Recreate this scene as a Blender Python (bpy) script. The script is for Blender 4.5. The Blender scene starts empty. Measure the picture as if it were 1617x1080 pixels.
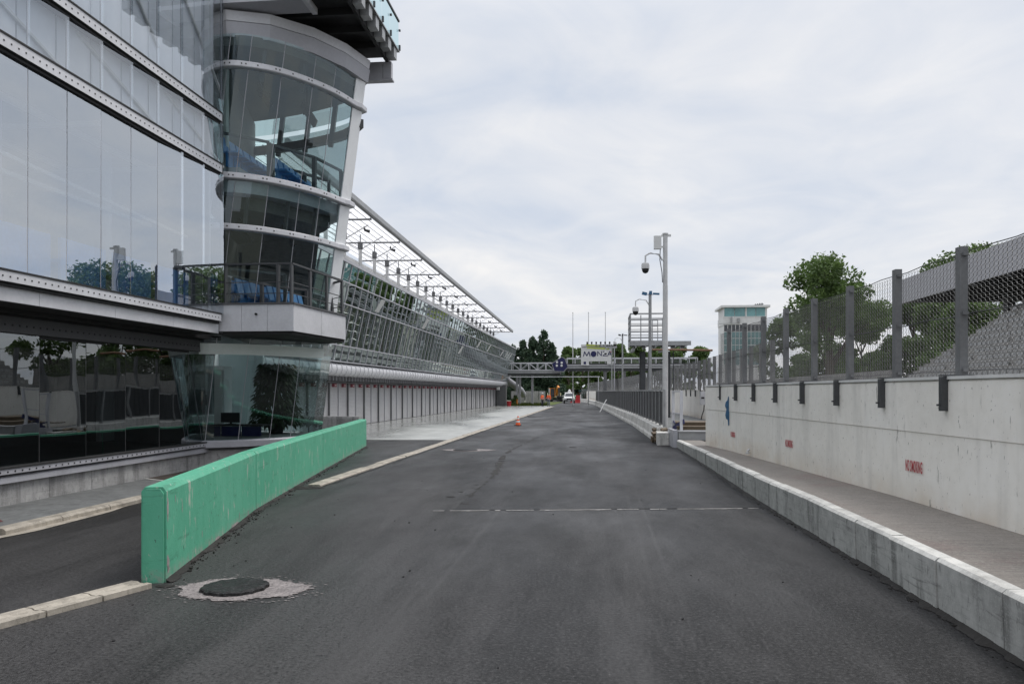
import bpy, bmesh, math, random
import numpy as np
from mathutils import Vector, Matrix
R = math.radians
random.seed(7)
S = bpy.context.scene
C = S.collection

# ------------------------------------------------------------------ camera, sky, sun, exposure
cam_d = bpy.data.cameras.new('camera')
cam = bpy.data.objects.new('camera', cam_d)
C.objects.link(cam)
cam.location = (0, 0, 2.0)
cam.rotation_euler = (R(90), 0, math.atan(136.5 / 1258))
cam_d.sensor_width = 36
cam_d.lens = 36 * 1258 / 1617
cam_d.shift_y = 78 / 1617
cam_d.clip_start = 0.05
cam_d.clip_end = 6000
S.camera = cam

S.view_settings.view_transform = 'Standard'
S.view_settings.look = 'None'
S.view_settings.exposure = 0.3
S.view_settings.gamma = 1.0
S.render.engine = 'CYCLES'
S.cycles.use_denoising = True
S.cycles.max_bounces = 10
S.cycles.transparent_max_bounces = 24
S.cycles.glossy_bounces = 5
S.cycles.diffuse_bounces = 4

SUN_EL, SUN_AZ = 58, 58        # azimuth clockwise from +Y
world = bpy.data.worlds.new('World')
S.world = world
world.use_nodes = True
wn, wl = world.node_tree.nodes, world.node_tree.links
wn.clear()
w_out = wn.new('ShaderNodeOutputWorld')
w_bg = wn.new('ShaderNodeBackground')
w_bg.inputs['Strength'].default_value = 0.1
sky = wn.new('ShaderNodeTexSky')
sky.sky_type = 'NISHITA'
sky.sun_disc = False
sky.sun_elevation = R(SUN_EL)
sky.sun_rotation = R(SUN_AZ)
sky.dust_density = 3
tc = wn.new('ShaderNodeTexCoord')
sep = wn.new('ShaderNodeSeparateXYZ')
wl.new(tc.outputs['Generated'], sep.inputs[0])
zadd = wn.new('ShaderNodeMath'); zadd.operation = 'MAXIMUM'
wl.new(sep.outputs['Z'], zadd.inputs[0]); zadd.inputs[1].default_value = 0.0
zz = wn.new('ShaderNodeMath'); zz.operation = 'ADD'
wl.new(zadd.outputs[0], zz.inputs[0]); zz.inputs[1].default_value = 0.16
dx = wn.new('ShaderNodeMath'); dx.operation = 'DIVIDE'
dy = wn.new('ShaderNodeMath'); dy.operation = 'DIVIDE'
wl.new(sep.outputs['X'], dx.inputs[0]); wl.new(zz.outputs[0], dx.inputs[1])
wl.new(sep.outputs['Y'], dy.inputs[0]); wl.new(zz.outputs[0], dy.inputs[1])
cmb = wn.new('ShaderNodeCombineXYZ')
wl.new(dx.outputs[0], cmb.inputs[0]); wl.new(dy.outputs[0], cmb.inputs[1])
cmb.inputs[2].default_value = 3.3
def wnoise(scale, detail, rough, dist):
    n = wn.new('ShaderNodeTexNoise')
    n.inputs['Scale'].default_value = scale
    n.inputs['Detail'].default_value = detail
    n.inputs['Roughness'].default_value = rough
    n.inputs['Distortion'].default_value = dist
    wl.new(cmb.outputs[0], n.inputs['Vector'])
    return n
n1 = wnoise(0.62, 7, 0.55, 0.7)
n2 = wnoise(2.3, 6, 0.55, 0.8)
mixn = wn.new('ShaderNodeMath'); mixn.operation = 'MULTIPLY_ADD'
wl.new(n2.outputs['Fac'], mixn.inputs[0]); mixn.inputs[1].default_value = 0.35
mm = wn.new('ShaderNodeMath'); mm.operation = 'MULTIPLY'
wl.new(n1.outputs['Fac'], mm.inputs[0]); mm.inputs[1].default_value = 0.65
wl.new(mm.outputs[0], mixn.inputs[2])
ramp = wn.new('ShaderNodeValToRGB')
cr = ramp.color_ramp
cr.elements[0].position = 0.34; cr.elements[0].color = (0.51, 0.575, 0.685, 1)
cr.elements[1].position = 0.68; cr.elements[1].color = (0.87, 0.85, 0.83, 1)
e = cr.elements.new(0.5); e.color = (0.675, 0.70, 0.75, 1)
wl.new(mixn.outputs[0], ramp.inputs[0])
cx10 = wn.new('ShaderNodeVectorMath'); cx10.operation = 'SCALE'
cx10.inputs['Scale'].default_value = 10.0
wl.new(ramp.outputs[0], cx10.inputs[0])
# an overcast sky is brighter overhead than near the horizon
zen = wn.new('ShaderNodeMapRange'); zen.interpolation_type = 'SMOOTHSTEP'
zen.inputs['From Min'].default_value = 0.38; zen.inputs['From Max'].default_value = 0.95
zen.inputs['To Min'].default_value = 9.35; zen.inputs['To Max'].default_value = 19.0
wl.new(sep.outputs['Z'], zen.inputs['Value']); wl.new(zen.outputs[0], cx10.inputs['Scale'])
wmix = wn.new('ShaderNodeMixRGB')
wmix.inputs[0].default_value = 0.93
wl.new(sky.outputs[0], wmix.inputs[1]); wl.new(cx10.outputs[0], wmix.inputs[2])
wl.new(wmix.outputs[0], w_bg.inputs['Color'])
wl.new(w_bg.outputs[0], w_out.inputs[0])

sun_d = bpy.data.lights.new('sun', 'SUN')
sun_d.energy = 1.5
sun_d.angle = R(24)
sun_d.color = (1.0, 0.96, 0.9)
sun = bpy.data.objects.new('sun', sun_d)
C.objects.link(sun)
sd = Vector((math.sin(R(SUN_AZ)) * math.cos(R(SUN_EL)), math.cos(R(SUN_AZ)) * math.cos(R(SUN_EL)), math.sin(R(SUN_EL))))
sun.rotation_euler = sd.to_track_quat('Z', 'Y').to_euler()

# ------------------------------------------------------------------ materials
def sock(nt, kind, **kw):
    n = nt.nodes.new(kind)
    for k, v in kw.items():
        if k in n.inputs: n.inputs[k].default_value = v
        else: setattr(n, k, v)
    return n

class Mat:
    def __init__(s, name, col, rough=0.6, metal=0.0, spec=0.5):
        s.m = bpy.data.materials.new(name); s.m.use_nodes = True
        s.nt = s.m.node_tree; s.N = s.nt.nodes; s.L = s.nt.links
        s.b = s.N['Principled BSDF']
        s.b.inputs['Base Color'].default_value = (*col, 1)
        s.b.inputs['Roughness'].default_value = rough
        s.b.inputs['Metallic'].default_value = metal
        s.b.inputs['Specular IOR Level'].default_value = spec
        s.geo = s.N.new('ShaderNodeNewGeometry')
        s.cur = None; s.col = col
        s.disp = None
    def noise(s, scale, stretch=(1, 1, 1), detail=5, rough=0.6, dist=0.0, vec=None):
        mp = s.N.new('ShaderNodeMapping'); mp.inputs['Scale'].default_value = stretch
        s.L.new(vec or s.geo.outputs['Position'], mp.inputs['Vector'])
        n = s.N.new('ShaderNodeTexNoise')
        n.inputs['Scale'].default_value = scale; n.inputs['Detail'].default_value = detail
        n.inputs['Roughness'].default_value = rough; n.inputs['Distortion'].default_value = dist
        s.L.new(mp.outputs[0], n.inputs['Vector'])
        return n.outputs['Fac']
    def ramp(s, fac, p0, p1, v0=0.0, v1=1.0):
        r = s.N.new('ShaderNodeMapRange')
        r.inputs['From Min'].default_value = p0; r.inputs['From Max'].default_value = p1
        r.inputs['To Min'].default_value = v0; r.inputs['To Max'].default_value = v1
        s.L.new(fac, r.inputs['Value'])
        return r.outputs[0]
    def mul(s, a, b):
        m = s.N.new('ShaderNodeMath'); m.operation = 'MULTIPLY'
        s.L.new(a, m.inputs[0])
        if isinstance(b, float): m.inputs[1].default_value = b
        else: s.L.new(b, m.inputs[1])
        return m.outputs[0]
    def over(s, fac, col):
        m = s.N.new('ShaderNodeMixRGB')
        s.L.new(fac, m.inputs[0])
        if s.cur is None: m.inputs[1].default_value = (*s.col, 1)
        else: s.L.new(s.cur, m.inputs[1])
        m.inputs[2].default_value = (*col, 1)
        s.cur = m.outputs[0]
        s.L.new(s.cur, s.b.inputs['Base Color'])
        return s
    def vary(s, scale, amt, stretch=(1, 1, 1), lo=0.3, hi=0.7, dark=None, light=None, **k):
        f = s.noise(scale, stretch, **k)
        c = s.col
        s.over(s.ramp(f, 0.5, hi, 0, amt), light or tuple(min(1, x * 1.5) for x in c))
        s.over(s.ramp(f, 0.5, lo, 0, amt), dark or tuple(x * 0.5 for x in c))
        return s
    def rough(s, fac_sock):
        s.L.new(fac_sock, s.b.inputs['Roughness']); return s
    def bump(s, fac, strength=0.3, dist=0.01):
        b = s.N.new('ShaderNodeBump'); b.inputs['Strength'].default_value = strength
        b.inputs['Distance'].default_value = dist
        s.L.new(fac, b.inputs['Height'])
        if s.disp is not None: s.L.new(s.disp, b.inputs['Normal'])
        s.disp = b.outputs[0]
        s.L.new(s.disp, s.b.inputs['Normal'])
        return s
    def sepz(s):
        x = s.N.new('ShaderNodeSeparateXYZ'); s.L.new(s.geo.outputs['Position'], x.inputs[0])
        return x.outputs

def simple(name, col, rough=0.55, metal=0.0, amt=0.25, scale=3.0, spec=0.4):
    m = Mat(name, col, rough, metal, spec)
    m.vary(scale, amt)
    m.vary(scale * 9, amt * 0.6)
    m.rough(m.ramp(m.noise(scale * 2), 0.3, 0.7, max(0.05, rough - 0.1), min(1, rough + 0.12)))
    return m.m

# asphalt of the pit lane
def asphalt(name, base, patch=1.0, seedoff=0):
    m = Mat(name, base, 0.5, 0, 0.13)
    big = m.noise(0.2, (1.7, 0.3, 1), 7, 0.68, 0.4)
    m.over(m.ramp(big, 0.46, 0.60, 0, 0.8 * patch), tuple(x * 3.0 for x in base))
    m.over(m.ramp(big, 0.5, 0.36, 0, 0.65 * patch), tuple(x * 0.62 for x in base))
    mid = m.noise(1.3, (1, 0.4, 1), 5, 0.65)
    m.over(m.ramp(mid, 0.51, 0.64, 0, 0.5), tuple(x * 2.2 for x in base))
    m.over(m.ramp(mid, 0.46, 0.3, 0, 0.35), tuple(x * 0.55 for x in base))
    fine = m.noise(30, (1, 1, 1), 5, 0.85)
    m.over(m.ramp(fine, 0.53, 0.66, 0, 0.85), tuple(min(1, x * 2.4 + 0.045) for x in base))
    m.over(m.ramp(fine, 0.49, 0.36, 0, 0.85), tuple(x * 0.12 for x in base))
    grit = m.noise(15, (1, 1, 1), 4, 0.7)
    m.over(m.ramp(grit, 0.56, 0.68, 0, 0.35), tuple(x * 2.3 for x in base))
    m.over(m.ramp(grit, 0.44, 0.33, 0, 0.45), tuple(x * 0.4 for x in base))
    # two worn, paler wheel tracks
    px = m.sepz()['X']
    for xc, wd in ((-1.75, .45), (0.35, .5), (-1.98, .05), (-1.80, .04), (-1.66, .05), (0.55, .05), (0.75, .04)):
        sh = m.N.new('ShaderNodeMath'); sh.operation = 'SUBTRACT'; m.L.new(px, sh.inputs[0]); sh.inputs[1].default_value = xc
        ab = m.N.new('ShaderNodeMath'); ab.operation = 'ABSOLUTE'; m.L.new(sh.outputs[0], ab.inputs[0])
        tr_ = m.ramp(ab.outputs[0], wd, 0.0)
        m.over(m.mul(tr_, m.ramp(m.noise(0.8, (2.2, .28, 1), 6, .65), .42, .60, 0, .55)), tuple(x * 2.5 + .012 for x in base))
    m.rough(m.ramp(m.noise(0.35, (1.2, 0.5, 1), 5, 0.6), 0.35, 0.65, 0.34, 0.6))
    m.bump(fine, 0.9, 0.008)
    m.bump(mid, 0.15, 0.01)
    return m.m
M = {}
M['asphalt'] = asphalt('pit_lane_asphalt', (0.0225, 0.0218, 0.0218))
M['asphalt_dark'] = asphalt('fresh_asphalt', (0.0135, 0.013, 0.013), 0.6)
M['asphalt_patch'] = asphalt('relaid_asphalt', (0.0150, 0.0145, 0.0148), 1.3)

m = Mat('wet_concrete_apron', (0.36, 0.365, 0.35), 0.4)
f0 = m.noise(0.16, (1.0, 0.35, 1), 6, 0.62, 0.8)
xs = m.ramp(m.sepz()['X'], -6.3, -11.5, -0.08, 0.16)
ad = m.N.new('ShaderNodeMath'); ad.operation = 'ADD'; m.L.new(f0, ad.inputs[0]); m.L.new(xs, ad.inputs[1]); f = ad.outputs[0]
m.over(m.ramp(f, 0.46, 0.58, 0, 0.6), (0.20, 0.205, 0.20))
m.vary(1.1, 0.4, (1, .5, 1))
m.vary(30, 0.25)
br = m.N.new('ShaderNodeTexBrick'); br.inputs['Scale'].default_value = 0.2; br.offset = 0
br.inputs['Mortar Size'].default_value = 0.006; br.inputs['Color1'].default_value = (0, 0, 0, 1); br.inputs['Color2'].default_value = (0, 0, 0, 1)
br.inputs['Mortar'].default_value = (1, 1, 1, 1); br.inputs['Brick Width'].default_value = 1.0; br.inputs['Row Height'].default_value = 1.0
m.L.new(m.geo.outputs['Position'], br.inputs['Vector'])
m.over(m.mul(br.outputs['Color'], 0.6), (0.13, 0.13, 0.12))
m.rough(m.ramp(f, 0.44, 0.66, 0.5, 0.16))
m.bump(m.noise(6, (1, .5, 1), 4, .6), .10, .01)
M['apron'] = m.m

def concrete(name, base, stains=0.6, moss=0.0, rough=0.75, red=0.0):
    m = Mat(name, base, rough, 0, 0.3)
    m.vary(0.9, 0.45, detail=7)
    m.vary(7, 0.35, detail=6)
    if stains:
        st = m.noise(3.2, (1, 1, 0.16), 5, 0.6)
        m.over(m.ramp(st, 0.52, 0.64, 0, stains), tuple(x * 0.34 for x in base))
    cr_ = m.noise(16, (1, 1, 0.35), 6, 0.7)
    m.over(m.ramp(cr_, 0.57, 0.66, 0, stains), tuple(x * 0.4 for x in base))
    sc = m.noise(4.5, (.5, .35, 5), 6, .7, .6)
    m.over(m.ramp(sc, .56, .68, 0, stains * .8), tuple(x * .36 for x in base))
    m.over(m.ramp(sc, .44, .32, 0, stains * .5), tuple(min(1, x * 1.35) for x in base))
    if red:
        m.over(m.ramp(m.noise(0.5, (1, 1, 1), 5, 0.6), 0.52, 0.68, 0, red), (0.19, 0.09, 0.085))
    fine = m.noise(55, detail=4)
    m.over(m.ramp(fine, 0.54, 0.66, 0, 0.35), tuple(min(1, x * 1.5) for x in base))
    m.bump(fine, 0.25, 0.004)
    m.bump(m.noise(5), 0.2, 0.015)
    return m.m
M['kerb_conc'] = concrete('weathered_kerb_concrete', (0.40, 0.40, 0.385), 0.8)
M['kerb_top'] = concrete('pale_kerb_paint', (0.52, 0.51, 0.48), 0.4)
M['kerb_tan'] = concrete('tan_kerb_stone', (0.36, 0.325, 0.275), 0.5)
M['plinth'] = concrete('plinth_concrete', (0.33, 0.325, 0.32), 0.6)
M['pave'] = concrete('pavement_concrete', (0.15, 0.155, 0.155), 0.4)
M['dirt'] = concrete('dirt', (0.085, 0.07, 0.06), 0.5)
m = Mat('rough_mortar', (0.23, 0.205, 0.20), 0.8, 0, 0.3)
m.vary(5, 0.5); nn = m.noise(38, detail=5, rough=.8)
m.over(m.ramp(nn, .48, .40, 0, .85), (0.07, 0.065, 0.065)); m.over(m.ramp(nn, .54, .64, 0, .6), (0.38, 0.35, 0.34))
m.over(m.ramp(m.noise(9), .52, .62, 0, .6), (0.12, 0.11, 0.11)); m.bump(nn, .5, .006)
M['collar_rough'] = m.m
M['joint_conc'] = concrete('joint_concrete', (0.30, 0.29, 0.28), 0.5)
M['dark_dirt'] = concrete('dark_dirt', (0.022, 0.020, 0.018), 0.5)
M['collar'] = concrete('collar_concrete', (0.33, 0.30, 0.29), 0.6)

# brushed concrete of the raised pavement
m = Mat('raised_pavement_concrete', (0.20, 0.18, 0.16), 0.7, 0, 0.35)
m.vary(0.5, 0.4, (1, .6, 1), detail=6)
ln = m.noise(9, (0.35, 5, 1), 4, 0.6)
m.over(m.ramp(ln, 0.5, 0.7, 0, 0.5), (0.28, 0.255, 0.225))
m.over(m.ramp(ln, 0.5, 0.32, 0, 0.5), (0.085, 0.078, 0.07))
m.over(m.ramp(m.noise(0.45, (1.2, .8, 1), 6, 0.65), 0.55, 0.7, 0, 0.55), (0.16, 0.085, 0.08))
m.over(m.ramp(m.noise(30, detail=4, rough=.8), 0.53, 0.66, 0, 0.6), (0.33, 0.30, 0.27))
m.over(m.ramp(m.noise(36, detail=4, rough=.8), 0.47, 0.35, 0, 0.7), (0.09, 0.08, 0.075))
m.bump(ln, 0.4, 0.01)
M['raised'] = m.m

# white painted wall with scrapes and streaks
m = Mat('white_painted_wall', (0.86, 0.83, 0.775), 0.6, 0, 0.35)
m.vary(0.5, 0.22, detail=6)
m.vary(6, 0.12, detail=6)
z = m.sepz()
low = m.N.new('ShaderNodeMapRange'); low.inputs['From Min'].default_value = 0.85; low.inputs['From Max'].default_value = 0.45
m.L.new(z['Z'], low.inputs['Value'])
m.over(m.mul(low.outputs[0], m.ramp(m.noise(1.4), 0.3, 0.65, 0.1, 0.75)), (0.66, 0.56, 0.45))
st = m.noise(8.5, (1, 1, 0.2), 5, 0.65)
msk = m.noise(0.5, (1, 1, 0.9), 3, 0.5)
m.over(m.mul(m.ramp(st, 0.62, 0.67, 0, 0.75), m.ramp(msk, 0.52, 0.58)), (0.16, 0.145, 0.125))
m.over(m.mul(m.ramp(m.noise(2.2, (1, 1, 0.1), 4, 0.6), 0.52, 0.7, 0, 0.22), 1.0), (0.30, 0.29, 0.27))
m.over(m.ramp(m.noise(26, (1, 1, 0.5), 3, 0.5), 0.68, 0.71, 0, 0.6), (0.17, 0.15, 0.13))
m.bump(m.noise(30), 0.12, 0.004)
m.bump(m.noise(1.2), 0.15, 0.03)
M['white_wall'] = m.m
M['white_barrier'] = concrete('white_barrier_concrete', (0.56, 0.55, 0.52), 0.55)

# green painted concrete
m = Mat('green_barrier_paint', (0.095, 0.37, 0.24), 0.6, 0, 0.3)
m.vary(0.8, 0.35, light=(0.15, 0.43, 0.30), dark=(0.055, 0.29, 0.18), detail=6)
m.vary(5, 0.3, (1, 1, .4), light=(0.14, 0.41, 0.285), dark=(0.05, 0.265, 0.16), detail=6)
m.over(m.ramp(m.noise(9, (1, 1, 0.22), 4, 0.6), 0.63, 0.66, 0, 0.85), (0.42, 0.45, 0.38))
m.over(m.ramp(m.noise(19, (1, 1, 0.5), 4, 0.6), 0.665, 0.69, 0, 0.9), (0.05, 0.09, 0.07))
m.over(m.ramp(m.noise(2.6, (.45, .45, 3.5), 5, .7), .60, .68, 0, .45), (0.045, 0.15, 0.10))
m.over(m.ramp(m.noise(14, (1, 1, .35), 3, .6), .66, .69, 0, .8), (0.36, 0.40, 0.34))
z = m.sepz()
bt = m.N.new('ShaderNodeMapRange'); bt.inputs['From Min'].default_value = 0.16; bt.inputs['From Max'].default_value = 0.0
m.L.new(z['Z'], bt.inputs['Value'])
m.over(m.mul(bt.outputs[0], m.ramp(m.noise(10), 0.4, 0.62)), (0.30, 0.29, 0.26))
m.bump(m.noise(24, detail=5), 0.3, 0.006)
m.bump(m.noise(3), 0.25, 0.02)
M['green'] = m.m

M['alu'] = simple('grey_aluminium_panel', (0.40, 0.40, 0.43), 0.42, 0.15, 0.18, 1.5)
M['alu_light'] = simple('pale_aluminium_panel', (0.60, 0.60, 0.625), 0.4, 0.15, 0.18, 1.5)
M['alu_dark'] = simple('dark_aluminium', (0.10, 0.10, 0.105), 0.5, 0.3, 0.25, 2)
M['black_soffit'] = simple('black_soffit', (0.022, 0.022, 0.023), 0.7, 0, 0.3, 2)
M['bolt'] = simple('dark_bolt', (0.03, 0.03, 0.03), 0.5, 0.5, 0.2, 20)
M['steel'] = simple('galvanised_steel', (0.34, 0.345, 0.35), 0.45, 0.5, 0.3, 4)
M['steel_dark'] = simple('dark_steel', (0.075, 0.078, 0.082), 0.5, 0.4, 0.3, 4)
M['post'] = simple('grey_painted_post', (0.145, 0.148, 0.152), 0.5, 0.1, 0.35, 2.2)
M['wire'] = simple('galvanised_wire', (0.17, 0.17, 0.17), 0.45, 0.4, 0.2, 5)
M['white_paint'] = simple('white_paint', (0.66, 0.66, 0.65), 0.5, 0, 0.15, 2)
M['white_pole'] = simple('white_pole_paint', (0.55, 0.55, 0.55), 0.45, 0, 0.2, 3)
M['interior_wall'] = simple('interior_wall', (0.62, 0.63, 0.64), 0.8, 0, 0.2, 1)
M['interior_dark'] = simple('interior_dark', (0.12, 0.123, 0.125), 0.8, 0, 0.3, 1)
M['ceiling_dark'] = simple('dark_ceiling', (0.10, 0.102, 0.10), 0.85, 0, 0.25, 0.8)
M['mint_panel'] = simple('pale_mint_panel', (0.80, 0.87, 0.84), 0.5, 0, 0.1, 1)
M['blue_seat'] = simple('blue_seat_plastic', (0.07, 0.24, 0.56), 0.4, 0, 0.25, 6)
M['pale_blue'] = simple('pale_blue_plastic', (0.22, 0.46, 0.86), 0.45, 0, 0.25, 2)
M['blue_sign'] = simple('blue_sign_paint', (0.045, 0.13, 0.24), 0.5, 0, 0.4, 12)
M['navy'] = simple('navy_paint', (0.016, 0.018, 0.085), 0.4, 0, 0.25, 2)
M['red'] = simple('red_paint', (0.42, 0.025, 0.03), 0.5, 0, 0.25, 5)
M['dull_red'] = simple('faded_red_paint', (0.30, 0.09, 0.11), 0.6, 0, 0.25, 5)
M['red_sten'] = simple('red_stencil_paint', (0.42, 0.06, 0.07), 0.7, 0, 0.55, 25)
M['orange'] = simple('orange_hi_vis', (0.85, 0.13, 0.03), 0.6, 0, 0.15, 6)
M['orange_paint'] = simple('orange_machine_paint', (0.60, 0.22, 0.03), 0.45, 0, 0.2, 3)
M['black'] = simple('black_rubber', (0.018, 0.018, 0.019), 0.6, 0, 0.2, 6)
M['skin'] = simple('skin', (0.42, 0.25, 0.18), 0.5, 0, 0.1, 6)
M['cloth_dark'] = simple('dark_trousers', (0.03, 0.032, 0.04), 0.8, 0, 0.2, 6)
M['cloth_grey'] = simple('grey_trousers', (0.16, 0.18, 0.22), 0.8, 0, 0.2, 6)
M['door_metal'] = simple('roller_door_metal', (0.43, 0.425, 0.435), 0.45, 0.2, 0.2, 0.8)
M['ribbed'] = simple('ribbed_metal', (0.22, 0.22, 0.23), 0.5, 0.3, 0.3, 1)
M['rust'] = simple('rusty_rail', (0.22, 0.12, 0.07), 0.7, 0.2, 0.5, 8)
M['wood_brown'] = simple('brown_timber', (0.12, 0.09, 0.06), 0.7, 0, 0.4, 5)
M['lime'] = simple('lime_paint', (0.52, 0.60, 0.09), 0.5, 0, 0.2, 2)
M['stand_conc'] = concrete('grandstand_concrete', (0.24, 0.235, 0.225), 0.5)
M['stand_roof'] = simple('grandstand_fascia', (0.36, 0.36, 0.38), 0.6, 0, 0.15, 0.4)
M['teal_glass'] = simple('teal_window_glass', (0.16, 0.31, 0.32), 0.1, 0.2, 0.5, 0.7)
M['dark_glass'] = simple('dark_window_glass', (0.02, 0.025, 0.035), 0.06, 0.0, 0.2, 1, spec=0.8)
M['bark'] = simple('bark', (0.075, 0.06, 0.045), 0.9, 0, 0.5, 6)
M['terrain'] = concrete('bare_ground', (0.14, 0.14, 0.11), 0.4)
M['yellow_light'] = simple('pale_yellow_paint', (0.62, 0.58, 0.36), 0.5)
M['green_panel'] = simple('green_panel_paint', (0.02, 0.22, 0.10), 0.5)

def grass_mat():
    m = Mat('grass', (0.075, 0.10, 0.025), 0.9, 0, 0.2)
    m.vary(1.5, 0.6, light=(0.17, 0.16, 0.05), dark=(0.03, 0.055, 0.015))
    return m.m
M['grass'] = grass_mat()

def leaf_mat(name, c0, c1):
    m = Mat(name, c0, 0.55, 0, 0.35)
    m.over(m.ramp(m.noise(0.9, detail=3), 0.38, 0.62), c1)
    m.over(m.ramp(m.noise(6, detail=2), 0.5, 0.75, 0, 0.6), tuple(x * 1.7 for x in c1))
    tr = m.N.new('ShaderNodeBsdfTranslucent')
    m.L.new(m.cur, tr.inputs['Color'])
    mx = m.N.new('ShaderNodeMixShader'); mx.inputs[0].default_value = 0.3
    out = m.N['Material Output']
    m.L.new(m.b.outputs[0], mx.inputs[1]); m.L.new(tr.outputs[0], mx.inputs[2])
    m.L.new(mx.outputs[0], out.inputs[0])
    return m.m
M['leaf'] = leaf_mat('broad_leaves', (0.055, 0.095, 0.028), (0.115, 0.18, 0.05))
M['leaf_dark'] = leaf_mat('dark_needles', (0.036, 0.066, 0.042), (0.066, 0.105, 0.06))
M['leaf_plant'] = leaf_mat('indoor_leaves', (0.012, 0.028, 0.010), (0.025, 0.05, 0.016))

def glass(name, tint, refl, rcol=(0.93, 0.98, 1.0), wob=0.0, rough=0.0):
    mt = bpy.data.materials.new(name); mt.use_nodes = True
    nt = mt.node_tree; N = nt.nodes; L = nt.links
    N.remove(N['Principled BSDF'])
    tr = N.new('ShaderNodeBsdfTransparent'); tr.inputs[0].default_value = (*tint, 1)
    gl = N.new('ShaderNodeBsdfGlossy'); gl.inputs['Color'].default_value = (*rcol, 1); gl.inputs['Roughness'].default_value = rough
    lw = N.new('ShaderNodeLayerWeight'); lw.inputs['Blend'].default_value = 0.35
    mr = N.new('ShaderNodeMapRange'); mr.inputs['To Min'].default_value = refl; mr.inputs['To Max'].default_value = min(1.0, refl + 0.5)
    L.new(lw.outputs['Fresnel'], mr.inputs['Value'])
    mx = N.new('ShaderNodeMixShader')
    L.new(mr.outputs[0], mx.inputs[0]); L.new(tr.outputs[0], mx.inputs[1]); L.new(gl.outputs[0], mx.inputs[2])
    if wob:
        g = N.new('ShaderNodeNewGeometry')
        nz = N.new('ShaderNodeTexNoise'); nz.inputs['Scale'].default_value = 0.8; nz.inputs['Detail'].default_value = 1
        L.new(g.outputs['Position'], nz.inputs['Vector'])
        bp = N.new('ShaderNodeBump'); bp.inputs['Strength'].default_value = wob; bp.inputs['Distance'].default_value = 0.05
        L.new(nz.outputs['Fac'], bp.inputs['Height']); L.new(bp.outputs[0], gl.inputs['Normal'])
    L.new(mx.outputs[0], N['Material Output'].inputs[0])
    return mt
M['glass_facade'] = glass('facade_glass', (0.80, 0.85, 0.88), 0.46, (0.90, 0.95, 1.0), 0.06)
M['glass_spandrel'] = glass('spandrel_glass', (0.84, 0.88, 0.91), 0.22, (0.92, 0.96, 1.0), 0.06)
M['bright_panel'] = simple('bright_white_panel', (0.86, 0.87, 0.88), 0.3, 0, 0.08, 1)
M['backing'] = simple('pale_backing_panel', (0.82, 0.83, 0.86), 0.7, 0, 0.12, 0.35)
M['glass_low'] = glass('smoked_glass', (0.28, 0.32, 0.32), 0.19, (0.90, 0.95, 0.97), 0.10)
M['glass_tower'] = glass('tower_glass', (0.72, 0.84, 0.84), 0.07, (0.85, 0.95, 0.97), 0.05)
M['glass_pit'] = glass('pit_glass', (0.55, 0.62, 0.60), 0.60, (0.85, 0.95, 0.93), 0.12)
M['glass_rail'] = glass('railing_glass', (0.68, 0.86, 0.88), 0.14, (0.9, 1, 1))
M['glass_fin'] = glass('fin_glass', (0.80, 0.84, 0.84), 0.42, (0.97, 1, 1))

def canopy_mat():
    m = Mat('translucent_roof_sheet', (0.78, 0.78, 0.78), 0.5, 0, 0.3)
    m.vary(0.7, 0.2)
    tr = m.N.new('ShaderNodeBsdfTranslucent'); tr.inputs['Color'].default_value = (0.93, 0.93, 0.94, 1)
    mx = m.N.new('ShaderNodeMixShader'); mx.inputs[0].default_value = 0.85
    m.L.new(m.b.outputs[0], mx.inputs[1]); m.L.new(tr.outputs[0], mx.inputs[2])
    m.L.new(mx.outputs[0], m.N['Material Output'].inputs[0])
    return m.m
M['canopy'] = canopy_mat()

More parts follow.
